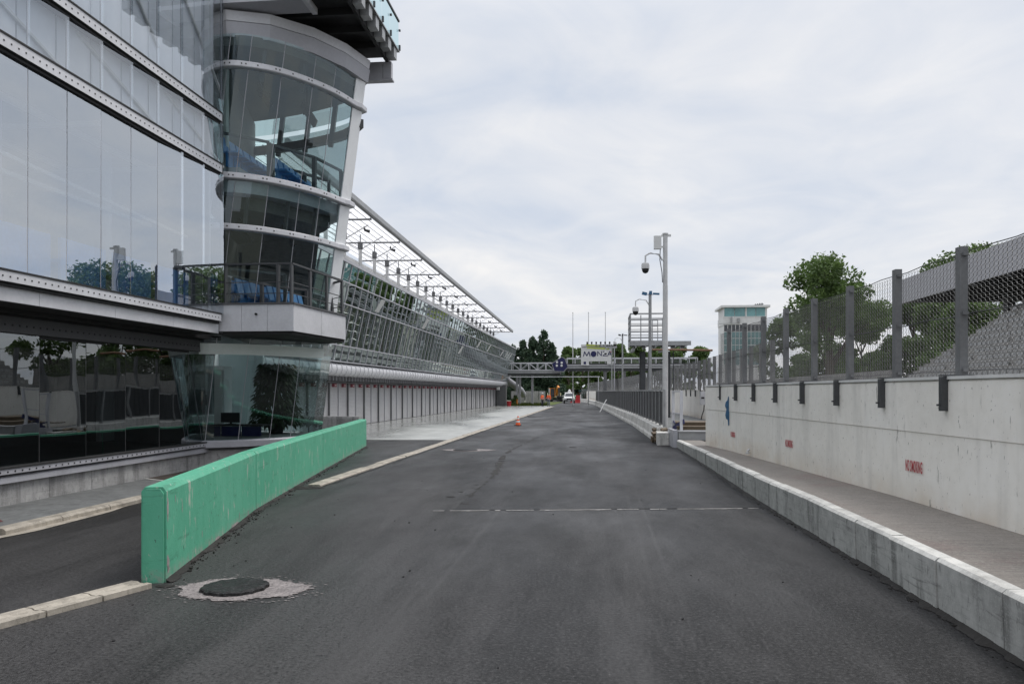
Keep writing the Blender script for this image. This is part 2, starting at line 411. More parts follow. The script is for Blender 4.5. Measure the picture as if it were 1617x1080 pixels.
# ------------------------------------------------------------------ mesh helpers
class MB:
    def __init__(s): s.v = []; s.f = []; s.m = []
    def face(s, pts, mi=0):
        n = len(s.v); s.v += [tuple(p) for p in pts]
        s.f.append(tuple(range(n, n + len(pts)))); s.m.append(mi); return s
    def add(s, vs, fs, mi=0):
        n = len(s.v); s.v += [tuple(p) for p in vs]
        for f in fs: s.f.append(tuple(i + n for i in f)); s.m.append(mi)
        return s
    def obox(s, c, u, v, w, mi=0):
        c, u, v, w = Vector(c), Vector(u), Vector(v), Vector(w)
        P = [c + a * u + b * v + d * w for d in (-1, 1) for b in (-1, 1) for a in (-1, 1)]
        if u.cross(v).dot(w) < 0:
            F = [(0, 1, 3, 2), (4, 6, 7, 5), (0, 4, 5, 1), (1, 5, 7, 3), (3, 7, 6, 2), (2, 6, 4, 0)]
        else:
            F = [(0, 2, 3, 1), (4, 5, 7, 6), (0, 1, 5, 4), (1, 3, 7, 5), (3, 2, 6, 7), (2, 0, 4, 6)]
        return s.add(P, F, mi)
    def box(s, x0, x1, y0, y1, z0, z1, mi=0):
        return s.obox(((x0 + x1) / 2, (y0 + y1) / 2, (z0 + z1) / 2), ((x1 - x0) / 2, 0, 0), (0, (y1 - y0) / 2, 0), (0, 0, (z1 - z0) / 2), mi)
    def bar(s, a, b, w, h=None, up=(0, 0, 1), mi=0):
        a, b = Vector(a), Vector(b); d = (b - a); h = h or w
        t = d.normalized(); upv = Vector(up)
        if abs(t.dot(upv)) > 0.98: upv = Vector((0, 1, 0))
        sd = t.cross(upv).normalized(); u2 = sd.cross(t)
        return s.obox((a + b) / 2, d / 2, sd * w / 2, u2 * h / 2, mi)
    def tube(s, path, r, n=8, mi=0, cap=True):
        P = [Vector(p) for p in path]; rs = r if isinstance(r, (list, tuple)) else [r] * len(P)
        vs = []; fs = []
        ref = None
        for i, p in enumerate(P):
            t = ((P[i + 1] if i + 1 < len(P) else p) - (P[i - 1] if i else p)).normalized()
            if ref is None: ref = Vector((0, 0, 1)) if abs(t.z) < 0.9 else Vector((1, 0, 0))
            a = t.cross(ref).normalized(); b = t.cross(a)
            ref = -b if False else ref
            for k in range(n):
                an = 2 * math.pi * k / n
                vs.append(p + (a * math.cos(an) + b * math.sin(an)) * rs[i])
        for i in range(len(P) - 1):
            for k in range(n):
                k2 = (k + 1) % n
                fs.append((i * n + k, i * n + k2, (i + 1) * n + k2, (i + 1) * n + k))
        if cap:
            fs.append(tuple(range(n - 1, -1, -1))); fs.append(tuple(range((len(P) - 1) * n, len(P) * n)))
        return s.add(vs, fs, mi)
    def lathe(s, prof, c=(0, 0, 0), n=16, mi=0):
        vs = []; fs = []
        for r, z in prof:
            for k in range(n):
                an = 2 * math.pi * k / n
                vs.append((c[0] + r * math.cos(an), c[1] + r * math.sin(an), c[2] + z))
        for i in range(len(prof) - 1):
            for k in range(n):
                k2 = (k + 1) % n
                fs.append((i * n + k, i * n + k2, (i + 1) * n + k2, (i + 1) * n + k))
        fs.append(tuple(range(n - 1, -1, -1))); fs.append(tuple(range((len(prof) - 1) * n, len(prof) * n)))
        return s.add(vs, fs, mi)
    def prism(s, poly, z0, z1, mi=0):
        n = len(poly)
        vs = [(p[0], p[1], z0) for p in poly] + [(p[0], p[1], z1) for p in poly]
        fs = [tuple(range(n - 1, -1, -1)), tuple(range(n, 2 * n))]
        fs += [(i, (i + 1) % n, n + (i + 1) % n, n + i) for i in range(n)]
        return s.add(vs, fs, mi)
    def sweep(s, path, prof, mis=None, caps=True, zs=None):
        """profile (offset to the right of the heading, z), closed, along a plan path"""
        P = [Vector((p[0], p[1])) for p in path]; n = len(prof); vs = []
        for i, p in enumerate(P):
            d0 = (P[i] - P[i - 1]).normalized() if i else None
            d1 = (P[i + 1] - P[i]).normalized() if i + 1 < len(P) else None
            d = ((d0 or d1) + (d1 or d0)).normalized()
            k = 1.0 / max(0.5, d.dot(d1 or d0))
            nr = Vector((d.y, -d.x)) * k
            for o, z in prof:
                zz_ = z if zs is None else z + zs[i] if not callable(zs) else zs(p, z)
                vs.append((p.x + nr.x * o, p.y + nr.y * o, zz_))
        base = len(s.v); s.v += vs
        for i in range(len(P) - 1):
            for k in range(n):
                k2 = (k + 1) % n
                s.f.append((base + i * n + k, base + (i + 1) * n + k, base + (i + 1) * n + k2, base + i * n + k2))
                s.m.append(mis[k] if mis else 0)
        if caps:
            s.f.append(tuple(base + k for k in range(n))); s.m.append(mis[0] if mis else 0)
            s.f.append(tuple(base + (len(P) - 1) * n + k for k in range(n - 1, -1, -1))); s.m.append(mis[0] if mis else 0)
        return s

ORIG = {}
def link(o, parent=None):
    C.objects.link(o)
    if parent is not None: o.parent = parent
    return o
def obj(name, mb, mats, parent=None, smooth=None, local=False, fix=True):
    me = bpy.data.meshes.new(name)
    off = Vector((0, 0, 0))
    if parent is not None and not local: off = ORIG.get(parent.name, Vector((0, 0, 0)))
    vs = [(p[0] - off.x, p[1] - off.y, p[2] - off.z) for p in mb.v] if off.length else mb.v
    me.from_pydata(vs, [], mb.f)
    if not isinstance(mats, (list, tuple)): mats = [mats]
    for mt in mats: me.materials.append(mt if not isinstance(mt, str) else M[mt])
    if len(mats) > 1: me.polygons.foreach_set('material_index', mb.m)
    if fix and len(mb.f) < 20000:
        b = bmesh.new(); b.from_mesh(me)
        bmesh.ops.recalc_face_normals(b, faces=b.faces); b.to_mesh(me); b.free()
    if smooth is not None:
        me.polygons.foreach_set('use_smooth', [True] * len(me.polygons))
        me.set_sharp_from_angle(angle=R(smooth))
    o = bpy.data.objects.new(name, me)
    link(o, parent)
    ORIG[o.name] = off
    return o
def tag(o, label, cat, group=None, kind=None):
    if label: o['label'] = label
    if cat: o['category'] = cat
    if group: o['group'] = group
    if kind: o['kind'] = kind
    return o
def thing(name, label, cat, loc=(0, 0, 0), group=None):
    o = bpy.data.objects.new(name, None)
    o.empty_display_size = 0.2
    link(o); o.location = loc
    ORIG[o.name] = Vector(loc)
    return tag(o, label, cat, group)
def struct(name, mb, mats, smooth=None):
    o = obj(name, mb, mats, None, smooth); o['kind'] = 'structure'; return o
def dup(root, loc, rotz=0.0, label=None, scale=None, group=None):
    r = root.copy(); C.objects.link(r); r.location = loc; r.rotation_euler = (0, 0, rotz)
    if scale: r.scale = scale if isinstance(scale, (tuple, list)) else (scale,) * 3
    if label: r['label'] = label
    if group: r['group'] = group
    for ch in list(root.children):
        c_ = ch.copy(); C.objects.link(c_); c_.parent = r
        for g in list(ch.children):
            d_ = g.copy(); C.objects.link(d_); d_.parent = c_
    return r
def copy_part(o, loc, parent, rotz=0.0):
    c_ = o.copy(); C.objects.link(c_); c_.parent = parent
    c_.location = Vector(loc) - ORIG.get(parent.name, Vector((0, 0, 0))); c_.rotation_euler = (0, 0, rotz)
    return c_
def text_mesh(body, size, extrude=0.002, space=1.0, bold=0.0):
    cu = bpy.data.curves.new('lettering', 'FONT'); cu.body = body; cu.size = size; cu.extrude = extrude
    cu.align_x = 'CENTER'; cu.align_y = 'CENTER'; cu.space_character = space; cu.offset = bold; cu.resolution_u = 3
    to = bpy.data.objects.new('lettering_tmp', cu); C.objects.link(to)
    dg = bpy.context.evaluated_depsgraph_get()
    me = bpy.data.meshes.new_from_object(to.evaluated_get(dg))
    bpy.data.objects.remove(to); bpy.data.curves.remove(cu)
    mb = MB(); mb.v = [tuple(v.co) for v in me.vertices]; mb.f = [tuple(p.vertices) for p in me.polygons]; mb.m = [0] * len(mb.f)
    bpy.data.meshes.remove(me)
    return mb
def place(mb, o, u, v, w):
    """map local x,y,z of mb onto axes u,v,w at o"""
    o, u, v, w = Vector(o), Vector(u), Vector(v), Vector(w)
    mb.v = [tuple(o + u * p[0] + v * p[1] + w * p[2]) for p in mb.v]
    return mb
def catmull(P, n):
    P = [Vector(p) for p in P]; out = []
    Q = [2 * P[0] - P[1]] + P + [2 * P[-1] - P[-2]]
    segs = len(P) - 1
    for i in range(n + 1):
        t = i / n * segs; k = min(int(t), segs - 1); t -= k
        a, b, c, d = Q[k:k + 4]
        out.append(0.5 * (2 * b + (c - a) * t + (2 * a - 5 * b + 4 * c - d) * t * t + (3 * b - a - 3 * c + d) * t ** 3))
    return out

# ------------------------------------------------------------------ ground
struct('ground', MB().face([(-2500, -300, -0.06), (2500, -300, -0.06), (2500, 4500, -0.06), (-2500, 4500, -0.06)]), 'terrain')
# pit lane asphalt as one sheet with a gentle grid
struct('pit_lane', MB().face([(-14.5, -14, 0), (5.5, -14, 0), (5.5, 30, 0), (3.2, 60, 0), (2.4, 118, 0), (1.0, 190, 0), (-12, 190, 0), (-14.5, 60, 0)]), 'asphalt')
struct('asphalt_patch', MB().face([(-2.43, 13.2, 0.004), (2.85, 14.06, 0.004), (2.9, 28, 0.004), (2.1, 45, 0.004), (0.4, 90, 0.004), (-0.8, 112, 0.004), (-3.0, 112, 0.004), (-2.62, 34.9, 0.004), (-2.95, 26, 0.004), (-2.5, 19, 0.004)]), 'asphalt_patch')
# pale joint line at the edge of the relaid strip, broken and uneven
mb = MB(); random.seed(3)
a0, a1 = Vector((-2.75, 13.12)), Vector((2.82, 14.02)); n = 60
for i in range(n):
    t0, t1 = i / n, (i + 0.97) / n
    p, q = a0.lerp(a1, t0), a0.lerp(a1, t1); wd = random.uniform(0.02, 0.055) * (0.6 + 0.5 * math.sin(i * 0.7) ** 2) + 0.012
    if random.random() < 0.12: continue
    mb.face([(p.x, p.y - wd, 0.006), (q.x, q.y - wd, 0.006), (q.x, q.y + 0.02, 0.006), (p.x, p.y + 0.02, 0.006)])
struct('road_joint', mb, 'joint_conc')
mb = MB(); random.seed(8)
for i in range(90):
    t0, t1 = i / 90, (i + 1) / 90
    p, q = Vector((-2.40, 13.23)).lerp(Vector((2.84, 14.09)), t0), Vector((-2.40, 13.23)).lerp(Vector((2.84, 14.09)), t1)
    w1 = .05 + .05 * math.sin(i * .5) ** 2 + random.uniform(0, .06)
    mb.face([(p.x, p.y, .0065), (q.x, q.y, .0065), (q.x, q.y + w1, .0065), (p.x, p.y + w1, .0065)])
struct('road_joint_rim', mb, 'asphalt_dark')
# dark ragged crack along the left edge of the strip
mb = MB()
pts = catmull([(-2.43, 13.2, 0), (-2.5, 19, 0), (-2.95, 26, 0), (-2.62, 34.9, 0)], 70)
for i in range(70):
    p, q = pts[i], pts[i + 1]
    if random.random() < 0.25: continue
    wd = random.uniform(0.015, 0.05) * (2.6 if 22 < i < 50 else 1)
    o1 = random.uniform(-.04, .04)
    mb.face([(p.x - wd + o1, p.y, 0.007), (p.x + wd + o1, p.y, 0.007), (q.x + wd * .7, q.y, 0.007), (q.x - wd * .7, q.y, 0.007)])
    if random.random() < .7:
        e = random.uniform(.02, .09); ox_ = random.uniform(-.35, .1)
        mb.face([(p.x + ox_ - e, p.y, .0075), (p.x + ox_ + e * .6, p.y - e, .0075), (p.x + ox_ + e, p.y + e * .5, .0075), (p.x + ox_ - e * .3, p.y + e, .0075)])
struct('road_crack', mb, 'dark_dirt')
struct('wet_apron', MB().face([(-14.6, 31.6, 0.012), (-6.16, 32.2, 0.012), (-6.16, 106, 0.012), (-7.4, 109.5, 0.012), (-14.6, 109.5, 0.012)]), 'apron')
# flush stone kerb between lane and apron, made of single blocks
mb = MB(); random.seed(5)
y = 16.2
while y < 104:
    L_ = random.uniform(1.1, 1.4)
    jx = random.uniform(-.018, .018); h = random.uniform(.03, .05)
    mb.sweep([(-5.95 + jx, y), (-5.95 + jx, y + L_ - 0.02)], [(-.13, -.01), (-.13, h), (.10, h), (.14, h - .02), (.14, -.01)])
    y += L_
struct('lane_kerb', mb, 'kerb_tan')
# ragged dark asphalt lip against the kerb
mb = MB(); y = 16.3
while y < 100:
    L_ = random.uniform(.3, .9); wd = random.uniform(.04, .14)
    mb.face([(-5.79, y, .009), (-5.79 + wd, y + .05, .009), (-5.79 + wd * random.uniform(.6, 1.2), y + L_ - .05, .009), (-5.79, y + L_, .009)])
    y += L_
struct('asphalt_lip', mb, 'asphalt_dark')
mb = MB(); random.seed(11)
path = [(-4.66, 7.72), (-5.2, 6.1), (-5.75, 4.4), (-6.5, 2.4)]
for i in range(3):
    a, b = Vector(path[i]), Vector(path[i + 1]); k = 3
    for j in range(k):
        p, q = a.lerp(b, j / k + .004), a.lerp(b, (j + 1) / k - .006)
        mb.sweep([p, q], [(-.15, -.01), (-.15, .05), (-.08, .052), (-.06, .04), (.02, .04), (.05, .052), (.14, .05), (.18, .03), (.2, -.01)])
struct('barrier_kerb', mb, 'kerb_tan')
# pavement between the glass building and the lane
struct('pavement', MB().prism([(-10.1, 9.9), (-8.42, 10.25), (-8.42, 27.5), (-10.1, 29)], -.05, .075), 'pave')
mb = MB(); y = 10.25
while y < 27:
    mb.sweep([(-8.3, y), (-8.3, y + 1.18)], [(-.12, -.02), (-.12, .09), (.07, .09), (.11, .06), (.11, -.02)]); y += 1.2
struct('pavement_kerb', mb, 'kerb_tan')
struct('gutter_slab', MB().face([(-10.1, 6.2, .006), (-8.9, 6.8, .006), (-8.28, 9.0, .006), (-8.0, 10.6, .006), (-8.05, 12.4, .006), (-8.19, 13.2, .006), (-8.43, 10.22, .006), (-10.1, 9.86, .006)]), 'kerb_tan')
struct('pavement_line', MB().face([(-10.0, 16.6, .082), (-8.45, 15.7, .082), (-8.45, 15.78, .082), (-10.0, 16.7, .082)]), 'kerb_top')
struct('dirt_patch', MB().face([(-10.0, 16.75, .081), (-8.5, 15.9, .081), (-8.5, 19, .081), (-10.0, 20, .081)]), 'dirt')
m = Mat('red_stain', (0.12, 0.035, 0.035), 0.7); m.vary(3, 0.6)
struct('red_stain', MB().face([(-9.6, 10.2, .081), (-8.95, 10.3, .081), (-8.75, 10.9, .081), (-9.2, 11.3, .081), (-9.75, 11.1, .081)]), m.m)

# raised concrete pavement on the right with its kerb wall
def pz(y): return .5 - max(0, min(1, (y - 12) / 16)) * .2
kx = catmull([(3.12, -6), (3.1, 0), (3.07, 5), (3.04, 8), (2.97, 10.5), (2.88, 14), (2.84, 18.5), (2.82, 23), (2.74, 28.5)], 56)
kpath = [(p.x, p.y) for p in kx]
mb = MB(); random.seed(21)
i = 0
while i < len(kpath) - 1:
    j = min(i + random.choice((2, 3, 3)), len(kpath) - 1)
    seg = kpath[i:j + 1]
    d = (Vector(seg[-1]) - Vector(seg[-2])); d = d / d.length * .012
    seg = seg[:-1] + [(seg[-1][0] - d.x, seg[-1][1] - d.y)]
    jj = random.uniform(-.008, .008); jz = random.uniform(-.008, .008)
    mb.sweep(seg, [(jj, -.05), (jj, -.04 - .5 + .5), (jj, -.035), (jj + .03, -.004), (.15, 0), (.15, -.55), (jj + .02, -.55)],
             mis=[0, 0, 1, 1, 0, 0, 0], zs=[pz(p[1]) + jz for p in seg])
    i = j
struct('raised_kerb', mb, ['kerb_conc', 'kerb_top'])
mb = MB()
for i in range(len(kpath) - 1):
    p, q = kpath[i], kpath[i + 1]
    def wx(y): return 4.46 - .0603 * (y - 8.92)
    mb.face([(p[0] + .151, p[1], pz(p[1]) - .012), (wx(p[1]) + .3, p[1], pz(p[1]) - .012), (wx(q[1]) + .3, q[1], pz(q[1]) - .012), (q[0] + .151, q[1], pz(q[1]) - .012)])
struct('raised_pavement', mb, 'raised')
# dirt wedge and rubble at the foot of the kerb
mb = MB(); random.seed(5)
for i in range(260):
    t = random.random() ** 1.3; y = 3 + t * 24
    k = min(range(len(kpath)), key=lambda q: abs(kpath[q][1] - y)); x = kpath[k][0] - abs(random.gauss(0, .05)) - .005
    r = random.uniform(.003, .008) if random.random() < .8 else random.uniform(.008, .017)
    mb.obox((x, y, r * .4), (r * random.uniform(.7, 1.6), r * .4 * random.uniform(-1, 1), 0), (r * .3 * random.uniform(-1, 1), r * random.uniform(.7, 1.8), 0), (0, r * .2, r * .6))
kk = catmull([(p[0], p[1], 0) for p in kpath], 460)
wd_ = [.035 + .02 * math.sin(i * .31) + .018 * math.sin(i * .83 + 1) + random.uniform(-.012, .022) for i in range(461)]
for i in range(460):
    p, q = kk[i], kk[i + 1]
    mb.face([(p.x - max(.012, wd_[i]), p.y, .005), (p.x + .03, p.y, .045), (q.x + .03, q.y, .045), (q.x - max(.012, wd_[i + 1]), q.y, .005)])
tag(obj('dirt_rubble', mb, 'dark_dirt'), 'dark dirt and small rubble along the foot of the right kerb', 'rubble', kind='stuff')

# ------------------------------------------------------------------ white concrete wall with brackets, lettering and debris fence
WD = Vector((-.0603, 1, 0)).normalized()          # along the wall
WN = Vector((-WD.y, WD.x, 0))                      # out of the wall, towards the lane
def wallpt(y, off=0.0, z=0.0):
    return Vector((4.46 - .0603 * (y - 8.92), y, z)) - WN * off
WALL_T = 2.15
wall = thing('concrete_wall', 'long white painted concrete wall, scraped and streaked, standing on the raised pavement', 'wall', (4.0, 16, .45))
path = [tuple(wallpt(-8)[:2]), tuple(wallpt(4)[:2]), tuple(wallpt(13)[:2]), tuple(wallpt(22.9)[:2]), (3.33, 25.4)]
mb = MB().sweep(path, [(0, .2), (0, 1.44), (-.012, 1.45), (-.012, 2.12), (.02, WALL_T), (.45, WALL_T), (.45, .2)])
obj('wall_body', mb, 'white_wall', wall)
mb = MB().sweep(path, [(-.03, WALL_T + .001), (-.03, WALL_T + .04), (.47, WALL_T + .04), (.47, WALL_T + .001)])
obj('coping', mb, 'white_paint', wall)
br0 = None
posts_y = [10.6 + 1.87 * k for k in range(-7, 8)]
for y in posts_y[2:]:
    if y > 24: continue
    mb = MB()
    c = wallpt(y - .06, -.05, 0)
    mb.obox(c + Vector((0, 0, 1.97)), WN * .045, WD * .036, (0, 0, .215))
    mb.obox(wallpt(y - .06, -.105, 1.83), WN * .03, WD * .012, (0, 0, .012))
    mb.obox(wallpt(y - .06, .1, 2.2), WN * .19, WD * .05, (0, 0, .008))
    obj('bracket', mb, 'steel_dark', wall)
random.seed(2)
for (xc, y, zc, hgt) in ((0, 11.44, .965, .155), (0, 17.14, .905, .15), (0, 22.24, .82, .14)):
    mb = text_mesh('NO SMOKING', hgt * 1.42, .001, 1.12, .0035)
    wx_ = max(p[0] for p in mb.v) - min(p[0] for p in mb.v); mb.v = [(p[0] * .50 / wx_, p[1], p[2]) for p in mb.v]
    place(mb, wallpt(y, -.018, zc), -WD, (0, 0, 1), WN)
    obj('lettering', mb, 'red_sten', wall)

fence = thing('debris_fence', 'tall chain link fence with grey steel posts on top of the near white wall', 'fence', tuple(wallpt(16, .25, WALL_T + .04)))
def chainlink(pt, L, z0, z1, pitch, row, r, along, nrm):
    """zigzag wires woven between z0 and z1 for a length L from the point pt"""
    vs = []; fs = []
    nw = int(L / pitch); nr = int((z1 - z0) / row)
    a = np.array(along); nn = np.array(nrm); p0 = np.array(pt)
    up = np.array((0, 0, 1.0))
    for i in range(nw):
        base = len(vs)
        for k in range(nr + 1):
            s_ = 1 if (k + i) % 2 else -1
            jit = .05 * pitch * math.sin(i * 1.7 + k * .9)
            q = p0 + a * (i * pitch + pitch * .5 + s_ * pitch * .54 + jit) + nn * (.011 * (1 if k % 2 else -1)) + up * (z0 + k * row)
            vs += [tuple(q + nn * r), tuple(q + a * r * .87 - nn * r * .5), tuple(q - a * r * .87 - nn * r * .5)]
        for k in range(nr):
            b0, b1 = base + k * 3, base + k * 3 + 3
            for t in range(3):
                fs.append((b0 + t, b0 + (t + 1) % 3, b1 + (t + 1) % 3, b1 + t))
    mb = MB(); mb.v = vs; mb.f = fs; mb.m = [0] * len(fs)
    return mb
FT = 3.82
for k, y in enumerate(posts_y):
    c = wallpt(y, .2, 0); mb = MB()
    w1, w2 = .075, .07
    prof = [(-w1, -w2), (w1, -w2), (w1, -w2 + .014), (-w1 + .014, -w2 + .014), (-w1 + .014, w2 - .014), (w1, w2 - .014), (w1, w2), (-w1, w2)]
    poly = [tuple((c + WN * -(0) + WD * a + WN * b)[:2]) for a, b in [(-.062, -.048), (.062, -.048), (.062, .048), (-.062, .048)]]
    mb.prism(poly, WALL_T + .04, FT)
    for zc in (FT - .1, 2.98, 2.27):
        mb.obox(c + WD * -.095 + WN * .0 + Vector((0, 0, zc)), WD * .02, WN * .03, (0, 0, .02))
    mb.obox(c + Vector((0, 0, WALL_T + .052)), WD * .11, WN * .11, (0, 0, .012))
    obj('post', mb, 'post', fence)
p0, p1 = wallpt(-2.5, .3), wallpt(25.3, .3)
L_ = (p1 - p0).length
obj('chain_link', chainlink(p0, L_, WALL_T + .05, FT - .06, .047, .031, .0036, WD, WN), 'wire', fence)
mb = MB()
for zc in (FT - .055, 2.98, 2.26):
    pts = []
    for i in range(61):
        q = p0.lerp(p1, i / 60); pts.append(q + WN * .012 + Vector((0, 0, zc + .012 * math.sin(i * 2.1))))
    mb.tube(pts, .007, 5)
obj('tension_cable', mb, 'steel_dark', fence)
sg = thing('wall_sign', 'small blue painted metal sign sticking out edge on from the white wall', 'sign', tuple(wallpt(22.75, 0, 1.45)))
mb = MB(); c = wallpt(22.75, 0, 0)
outl = [(0, 1.05), (.02, 1.05), (.03, 1.2), (.08, 1.24), (.10, 1.34), (.07, 1.5), (.11, 1.6), (.09, 1.7), (.04, 1.76), (.02, 1.86), (0, 1.86)]
mb.add([tuple(c + WN * (.005 + a) + Vector((0, 0, b)) + WD * sgn) for sgn in (-.02, .02) for a, b in outl],
       [tuple(range(len(outl))), tuple(range(2 * len(outl) - 1, len(outl) - 1, -1))] + [(i, (i + 1) % len(outl), len(outl) + (i + 1) % len(outl), len(outl) + i) for i in range(len(outl))])
obj('plate', mb, 'blue_sign', sg)
# small pipe stub at the foot of the wall
mb = MB(); c = wallpt(20.3, -.09, .47); mb.tube([c, c + Vector((0, 0, .06)), c + WN * -.05 + Vector((0, 0, .1))], .03, 8); mb.lathe([(.05, -.02), (.05, .02)], c, 10)
tag(obj('drain_pipe', mb, 'white_pole', None, 40), 'stubby white drain pipe at the foot of the white wall', 'pipe')

# ------------------------------------------------------------------ green barrier
gb = thing('green_barrier', 'green painted concrete barrier with chipped paint and chamfered top, standing in the lane', 'barrier', (-5.6, 12.8, 0))
gpath = [(-4.5, 7.89), (-5.7, 12.8), (-6.85, 19.3), (-8.35, 28.1)]
prof = [(0, 0), (0, .95), (-.035, 1.0), (-.215, 1.0), (-.25, .955), (-.25, 0)]
GM = [0, 0, 0, 0, 1, 0]
for i in range(3):
    a, b = Vector(gpath[i]), Vector(gpath[i + 1]); d = (b - a).normalized()
    pts = [a + d * .014]; L_ = (b - a).length
    pts += [a + d * L_ * t for t in (.33, .66)] + [b - d * .014]
    mb = MB()
    if i == 0:
        # rounded nose
        mb.sweep([a + d * .0, a + d * .03], [(-.022, 0), (-.022, .93), (-.055, .98), (-.195, .98), (-.228, .935), (-.228, 0)], mis=GM)
        pts[0] = a + d * .03
    mb.sweep(pts, prof, mis=GM)
    o = obj('barrier_block', mb, ['green', 'interior_dark'], gb)
# bare spots where the paint has flaked off near the nose and along the face
mb = MB(); random.seed(19)
ga, gbb = Vector((*gpath[0], 0)), Vector((*gpath[1], 0)); gd = (gbb - ga).normalized(); gn = Vector((gd.y, -gd.x, 0))
def chip(t_, z, w_, h):
    pts = []
    for k in range(11):
        a = k * 2 * math.pi / 11; r_ = random.uniform(.55, 1.15)
        pts.append(ga + gd * (t_ + w_ * r_ * math.cos(a)) + gn * .0025 + Vector((0, 0, z + h * r_ * math.sin(a))))
    obj('bare_spot', MB().face(pts), 'collar', gb, fix=False)
for a in ((.075, .74, .03, .17), (.06, .5, .018, .07), (.085, .2, .05, .09), (.10, .12, .05, .05), (.36, .84, .012, .05), (.62, .72, .012, .1), (3.0, .9, .03, .06), (2.9, .62, .025, .012), (4.0, .55, .02, .015), (1.5, .25, .012, .06), (3.7, .12, .02, .08), (4.4, .06, .03, .05), (2.3, .05, .2, .02), (3.4, .05, .3, .018)): chip(*a)
mb = MB(); random.seed(17)
for i in range(420):
    t = random.random(); k = 0 if t < .5 else (1 if t < .78 else 2)
    a, b = Vector(gpath[k]), Vector(gpath[k + 1]); p = a.lerp(b, random.random()); d = (b - a).normalized()
    p += Vector((d.y, -d.x)) * (.02 + random.expovariate(1 / .05))
    r = random.uniform(.003, .008) if random.random() < .8 else random.uniform(.008, .016)
    mb.obox((p.x, p.y, r * .4 + .004), (r * random.uniform(.8, 1.6), r * random.uniform(-1, 1), 0), (-r * .6, r * random.uniform(.7, 1.4), r * .2), (r * .2, 0, r * .6))
for k in range(3):
    a, b = Vector(gpath[k]), Vector(gpath[k + 1]); d = (b - a).normalized(); nr = Vector((d.y, -d.x)); L_ = (b - a).length
    n_ = int(L_ / .06); ww = [max(.012, .045 + .025 * math.sin(i * .23 + k) + .02 * math.sin(i * .71) + random.uniform(-.015, .03)) for i in range(n_ + 1)]
    for i in range(n_):
        p, q = a + d * (L_ * i / n_), a + d * (L_ * (i + 1) / n_); p2, q2 = p + nr * ww[i], q + nr * ww[i + 1]
        mb.face([(p.x, p.y, .035), (q.x, q.y, .035), (q2.x, q2.y, .005), (p2.x, p2.y, .005)])
for (x, y, r) in ((-6.15, 15.9, .38), (-5.95, 16.0, .3), (-6.4, 15.7, .3), (-4.42, 7.75, .1)):
    pts = [(x + r * math.cos(a) * random.uniform(.7, 1.2), y + r * .6 * math.sin(a) * random.uniform(.7, 1.2), .006) for a in [k * .7 for k in range(9)]]
    for i in range(9): mb.face([(x, y, r * .14), pts[i], pts[(i + 1) % 9]])
tag(obj('asphalt_crumbs', mb, 'dark_dirt'), 'black asphalt crumbs heaped along the foot of the green barrier', 'rubble', kind='stuff')

# loose chips on the lane
mb = MB(); random.seed(31)
for i in range(60):
    y = 5 + 26 * random.random() ** 1.2; x = random.uniform(-6, 2.6); r = random.uniform(.003, .009)
    mb.obox((x, y, r * .4 + .004), (r * 1.4, r * .4, 0), (0, r, 0), (0, r * .2, r * .6))
tag(obj('stone_chips', mb, 'asphalt_dark'), 'loose dark stone chips scattered on the lane asphalt', 'stones', kind='stuff')

# ------------------------------------------------------------------ manhole covers
def manhole(name, x, y, r, label, ring, h, seed):
    t = thing(name, label, 'manhole', (x, y, 0), 'manhole covers in the lane'); random.seed(seed)
    if ring:
        rx, ry = ring
        pts = []; ph = [random.uniform(0, 6.28) for _ in range(6)]; ox = .12 * rx
        for k in range(150):
            a = 2 * math.pi * k / 150
            q = 1 + .05 * math.sin(3 * a + ph[0]) + .04 * math.sin(7 * a + ph[1]) + .03 * math.sin(17 * a + ph[2]) + random.uniform(-.05, .05)
            pts.append((x + ox + rx * q * math.cos(a), y + ry * q * math.sin(a)))
        mb = MB(); mb.face([(p[0], p[1], .0075) for p in pts])
        for k in range(160):
            a = random.uniform(0, 6.28); q = 1.0 + abs(random.gauss(0, .16)); e = random.uniform(.003, .011)
            cx_, cy_ = x + ox + rx * q * math.cos(a), y + ry * q * math.sin(a)
            mb.face([(cx_ - e * 2, cy_ - e * .6, .0075), (cx_ + e, cy_ - e, .0075), (cx_ + e * 2, cy_ + e * .5, .0075), (cx_ - e, cy_ + e, .0075)])
        obj('collar', mb, 'collar_rough', t, fix=False)
    mb = MB(); nk = 40; rs = [r * random.uniform(.95, 1.04) for _ in range(nk)]
    ring_ = lambda f, z_: [(x + rs[k] * f * math.cos(k * 2 * math.pi / nk), y + rs[k] * f * math.sin(k * 2 * math.pi / nk), z_ + random.uniform(-.006, .006) * (h / .05)) for k in range(nk)]
    R0, R1, R2, R3 = ring_(1.0, .004), ring_(.985, h), ring_(.88, h + .012), ring_(.45, h + .016)
    for A1, A2 in ((R0, R1), (R1, R2), (R2, R3)):
        for k in range(nk): mb.face([A1[k], A1[(k + 1) % nk], A2[(k + 1) % nk], A2[k]])
    mb.face(R3)
    obj('cover', mb, 'asphalt_dark', t, fix=False)
manhole('manhole_cover', -3.66, 7.72, .33, 'raised black manhole cover on a pale concrete collar beside the green barrier', (.66, .44), .034, 1)
manhole('manhole_cover', -4.5, 26.8, .42, 'flat dark manhole cover on a pale slab near the tan kerb stones', (.9, .5), .02, 2)
manhole('manhole_cover', -4.9, 62.0, .6, 'small dark manhole cover in the far lane beyond the traffic cone', None, .02, 3)
manhole('manhole_cover', -0.9, 28.5, .14, 'tiny black manhole cover in the middle of the lane', None, .01, 4)
manhole('manhole_cover', -4.9, 79.0, .5, 'farthest small dark manhole cover in the lane before the workers', None, .02, 5)

